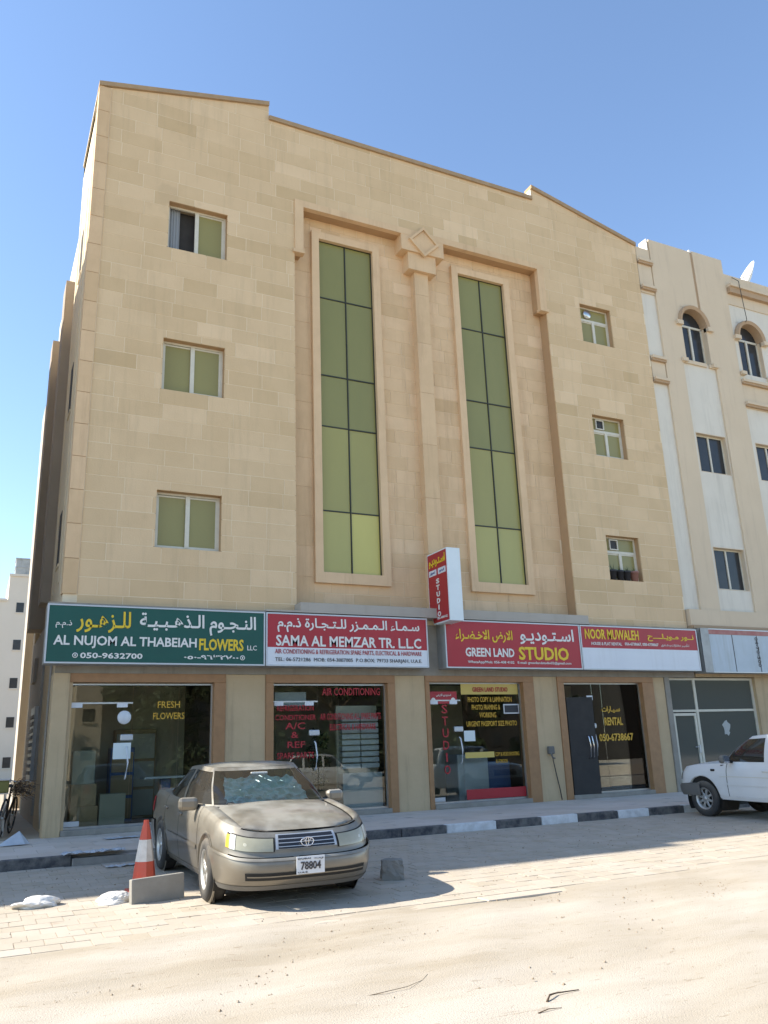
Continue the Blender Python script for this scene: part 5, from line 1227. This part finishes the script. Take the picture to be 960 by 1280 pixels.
def bagmesh(name, label, cat, loc, rz, dims, m='bag', seed=1, flat=.6):
    rg = random.Random(seed); bm = bmesh.new(); bmesh.ops.create_icosphere(bm, subdivisions=4, radius=1)
    ph = [(rg.uniform(2, 6), rg.uniform(2, 6), rg.uniform(2, 6), rg.uniform(0, 6)) for _ in range(6)]
    for v in bm.verts:
        n = v.co.normalized(); d = 1 + sum(.06 * math.sin(a * n.x + b * n.y + c * n.z + p) * (1 + i * .1) for i, (a, b, c, p) in enumerate(ph)) + .07 * abs(math.sin(11 * n.x + 7 * n.z + 3 * math.sin(6 * n.y))) + .05 * abs(math.sin(17 * n.y - 9 * n.x + 4 * n.z)) + rg.uniform(-.012, .012)
        z = n.z * d; z = max(z, -.55 * flat); v.co = Vector((n.x * d * dims[0], n.y * d * dims[1], (z + .55 * flat) * dims[2]))
    k = MB(); k.add(bm, None, False); bm.free(); o = k.build(name, m, fixn=False); o.location = loc; o.rotation_euler = (0, 0, rz); return tag(o, label, cat)
bagmesh('plastic_bag', 'white crumpled plastic bag lying alone on the sunlit pavers at the left', 'bag', (-.56, -6.5, gz(-6.5)), .2, (.21, .13, .075), seed=3)
bagmesh('plastic_bag', 'white plastic bag caught against the left end of the concrete slab', 'bag', (.22, -6.70, gz(-6.7)), .5, (.20, .15, .075), seed=8)
# torn sheets by the kerb
def sheet(name, label, loc, rz, sx, sy, m, amp=.03, seed=1, cat='plastic sheet'):
    rg = random.Random(seed); k = MB(); a1, a2 = rg.uniform(2, 5), rg.uniform(2, 5); G = []
    for i in range(17):
        row = []
        for j in range(11):
            x, y = (i / 16 - .5), (j / 10 - .5); e = 1 - .25 * abs(math.sin(i * 1.3 + seed)) * (abs(y) * 2) ** 2
            row.append((x * sx * (1 + .1 * math.sin(j)), y * sy * e, .012 + amp * (abs(math.sin(x * a1 * 3 + y * 4)) * abs(math.sin(y * a2 * 2 + x * 5 + seed))) + rg.uniform(0, .008)))
        G.append(row)
    k.grid(G, False); o = k.build(name, m); o.location = loc; o.rotation_euler = (0, 0, rz); return tag(o, label, cat)
M['film'] = mat('grey_film', (.52, .54, .56), .35, c2=(.4, .42, .44), scale=8, amt=.8)
sheet('plastic_sheet', 'crumpled pale sheet draped over the kerb beside the far left', (.40, -3.42, .0), .05, .85, .3, 'film', .035, 2)
sheet('plastic_sheet', 'smaller crumpled sheet on the road just below the kerb left of the cone', (.75, -3.95, gz(-3.95)), .1, .5, .22, 'film', .02, 5)
sheet('plastic_sheet', 'flattened pale sheet on the sidewalk outside the flower shop door', (1.15, -1.3, .0), .1, .6, .25, 'film', .012, 7)
k = MB(); k.poly([(-.28, -.1, .01), (.15, -.12, .02), (.06, .06, .22), (-.04, .02, .16)]); k.poly([(.15, -.12, .02), (.24, .04, .01), (.06, .06, .22)]); k.poly([(-.28, -.1, .01), (-.1, .1, .02), (-.04, .02, .16)]); k.poly([(-.1, .1, .02), (.24, .04, .01), (.06, .06, .22), (-.04, .02, .16)])
o = k.build('folded_paper', 'film'); o.location = (-.55, -1.1, 0); tag(o, 'folded pale paper sheet on the sidewalk left of the corner pillar', 'paper')
# twigs
def twig(label, pts, r): k = MB(); k.tube(pts, r, 6, r1=r * .4); return tag(k.build('twig', 'twig'), label, 'twig')
tz = lambda y: sandz(50, y) + .012
k = twig('dark hooked twig on the sand at the lower right', [(2.13, -12.02, tz(-12)), (2.19, -11.97, tz(-12) + .02), (2.27, -11.93, tz(-12) + .012), (2.46, -11.93, tz(-12) + .005)], .008)
twig('short thin twig on the sand below the hooked twig', [(1.95, -12.17, tz(-12.2)), (2.04, -12.16, tz(-12.2) + .008), (2.14, -12.16, tz(-12.2))], .004)
twig('long thin curved twig on the sand at the lower centre', [(1.15, -11.3, tz(-11.3)), (1.3, -11.31, tz(-11.3) + .01), (1.5, -11.27, tz(-11.3) + .008), (1.68, -11.16, tz(-11.2)), (1.78, -11.05, tz(-11))], .0025)
# gravel
k = MB(); rg = random.Random(11)
for _ in range(9000):
    x = rg.uniform(-6, 14); y = -8.9 - abs(rg.gauss(0, 1)) * 2.2 if rg.random() < .75 else rg.uniform(-8.7, -3.6)
    if y < -15: continue
    s = rg.choice((.003, .004, .005, .006, .008, .013)) * rg.uniform(.7, 1.2); z = (sandz(50, y) if y < -8.9 else gz(y) + .008); k.tn = rg.random(); a = rg.uniform(0, 3)
    c_, s0 = math.cos(a) * s, math.sin(a) * s; b = len(k.v)
    k.v += [(x + c_, y + s0, z), (x - s0, y + c_, z), (x - c_, y - s0, z), (x + s0, y - c_, z), (x + .2 * s, y, z + s * .9)]
    for q in range(4): k.face((b + q, b + (q + 1) % 4, b + 4))
k.build('gravel', 'pebble', kind='stuff', fixn=False)
# bicycle with dry brush bundle at the left corner
t = thing('bicycle', 'old dark bicycle leaning behind the left corner, cut by the frame edge', 'bicycle', (-.62, 1.35, 0), R(100)); t.rotation_euler = (R(6), 0, R(78))
for x, nm in ((-.52, 'wheel'), (.52, 'wheel')):
    k = MB(); n = 32; k.tube([(x + .33 * math.cos(2 * math.pi * i / n), 0, .34 + .33 * math.sin(2 * math.pi * i / n)) for i in range(n + 1)], .018, 8, False); Wb = k.build('wheel', 'black', t)
    k = MB()
    for i in range(14): a = 2 * math.pi * i / 14; k.tube([(x, .02 * (-1)**i, .34), (x + .32 * math.cos(a), 0, .34 + .32 * math.sin(a))], .002, 4, False)
    k.lathe([(.0, -.03), (.02, -.03), (.02, .03), (0, .03)], 10, 'Y', (x, 0, .34)); k.build('spokes', 'steel', Wb)
k = MB()
for a, b in (((-.52, 0, .34), (-.12, 0, .30)), ((-.12, 0, .30), (-.22, 0, .82)), ((-.22, 0, .82), (.36, 0, .80)), ((-.12, 0, .30), (.38, 0, .70)), ((-.52, 0, .34), (-.2, 0, .74)), ((.34, 0, .92), (.52, 0, .34))): k.tube([a, b], .017, 8)
k.build('frame', 'twig', t); k = MB(); k.tube([(.2, .28, .98), (.34, .2, 1.0), (.35, 0, .96), (.34, -.2, 1.0), (.2, -.28, .98)], .013, 8); k.tube([(.34, 0, .9), (.35, 0, .97)], .015, 8); k.build('handlebar', 'steel', t)
k = MB(); k.lathe([(0, .0), (.10, .0), (.08, .05), (0, .06)], 14, 'Z', (-.25, 0, .88)); k.tube([(-.22, 0, .8), (-.24, 0, .9)], .014, 6); k.build('saddle', 'black', t)
k = MB(); k.lathe([(0, -.015), (.09, -.015), (.09, .0), (0, 0)], 18, 'Y', (-.12, -.04, .3)); k.tube([(-.12, -.05, .3), (-.02, -.08, .16)], .01, 6); k.tube([(-.12, .05, .3), (-.22, .08, .44)], .01, 6); k.bbox(-.06, .03, -.13, -.05, .14, .17, .005); k.build('crank', 'grime', t)
t = thing('brush_bundle', 'bundle of dry brown branches lying across the bicycle at the left corner', 'branches', (-.46, 1.05, .8)); rg = random.Random(9); k = MB()
for _ in range(70):
    a = Vector((rg.uniform(-.15, .05), rg.uniform(-.2, .2), rg.uniform(-.06, .16))); d = Vector((rg.uniform(.05, .34), rg.uniform(-.2, .2), rg.uniform(-.14, .12))); k.tube([a, a + d * .5 + Vector((0, 0, .03)), a + d], .006, 4, True, .002)
k.build('branches', 'twig', t, fixn=False); k = MB()
for _ in range(160):
    p = Vector((rg.uniform(-.12, .3), rg.uniform(-.2, .2), rg.uniform(-.1, .18))); a = Vector((rg.gauss(0, 1), rg.gauss(0, 1), rg.gauss(0, 1))).normalized() * .03; b = a.cross(Vector((rg.gauss(0, 1), rg.gauss(0, 1), rg.gauss(0, 1)))).normalized() * .014
    k.poly([p - a, p + b, p + a, p - b])
k.build('dry_leaves', 'carton', t, fixn=False)
k = MB(); k.bbox(-.95, -.62, 1.0, 1.5, .78, 1.0, .02); o = k.build('crate', mat('olive_crate', (.25, .22, .06), .7)); tag(o, 'yellow green crate beside the brush bundle, cut by the left edge', 'crate')
k = MB(); k.bbox(-.98, -.6, .98, 1.52, 1.0, 1.03, .008); k.box(-.93, -.9, 1.03, 1.06, 0, .78); k.box(-.68, -.65, 1.44, 1.47, 0, .78); k.box(-.93, -.9, 1.44, 1.47, 0, .78); k.box(-.68, -.65, 1.03, 1.06, 0, .78); k.box(-.95, -.62, 1.0, 1.5, .755, .778)
st_ = k.build('crate_stand', 'steel'); tag(st_, 'thin legged stand carrying the yellow green crate at the left edge', 'stand')
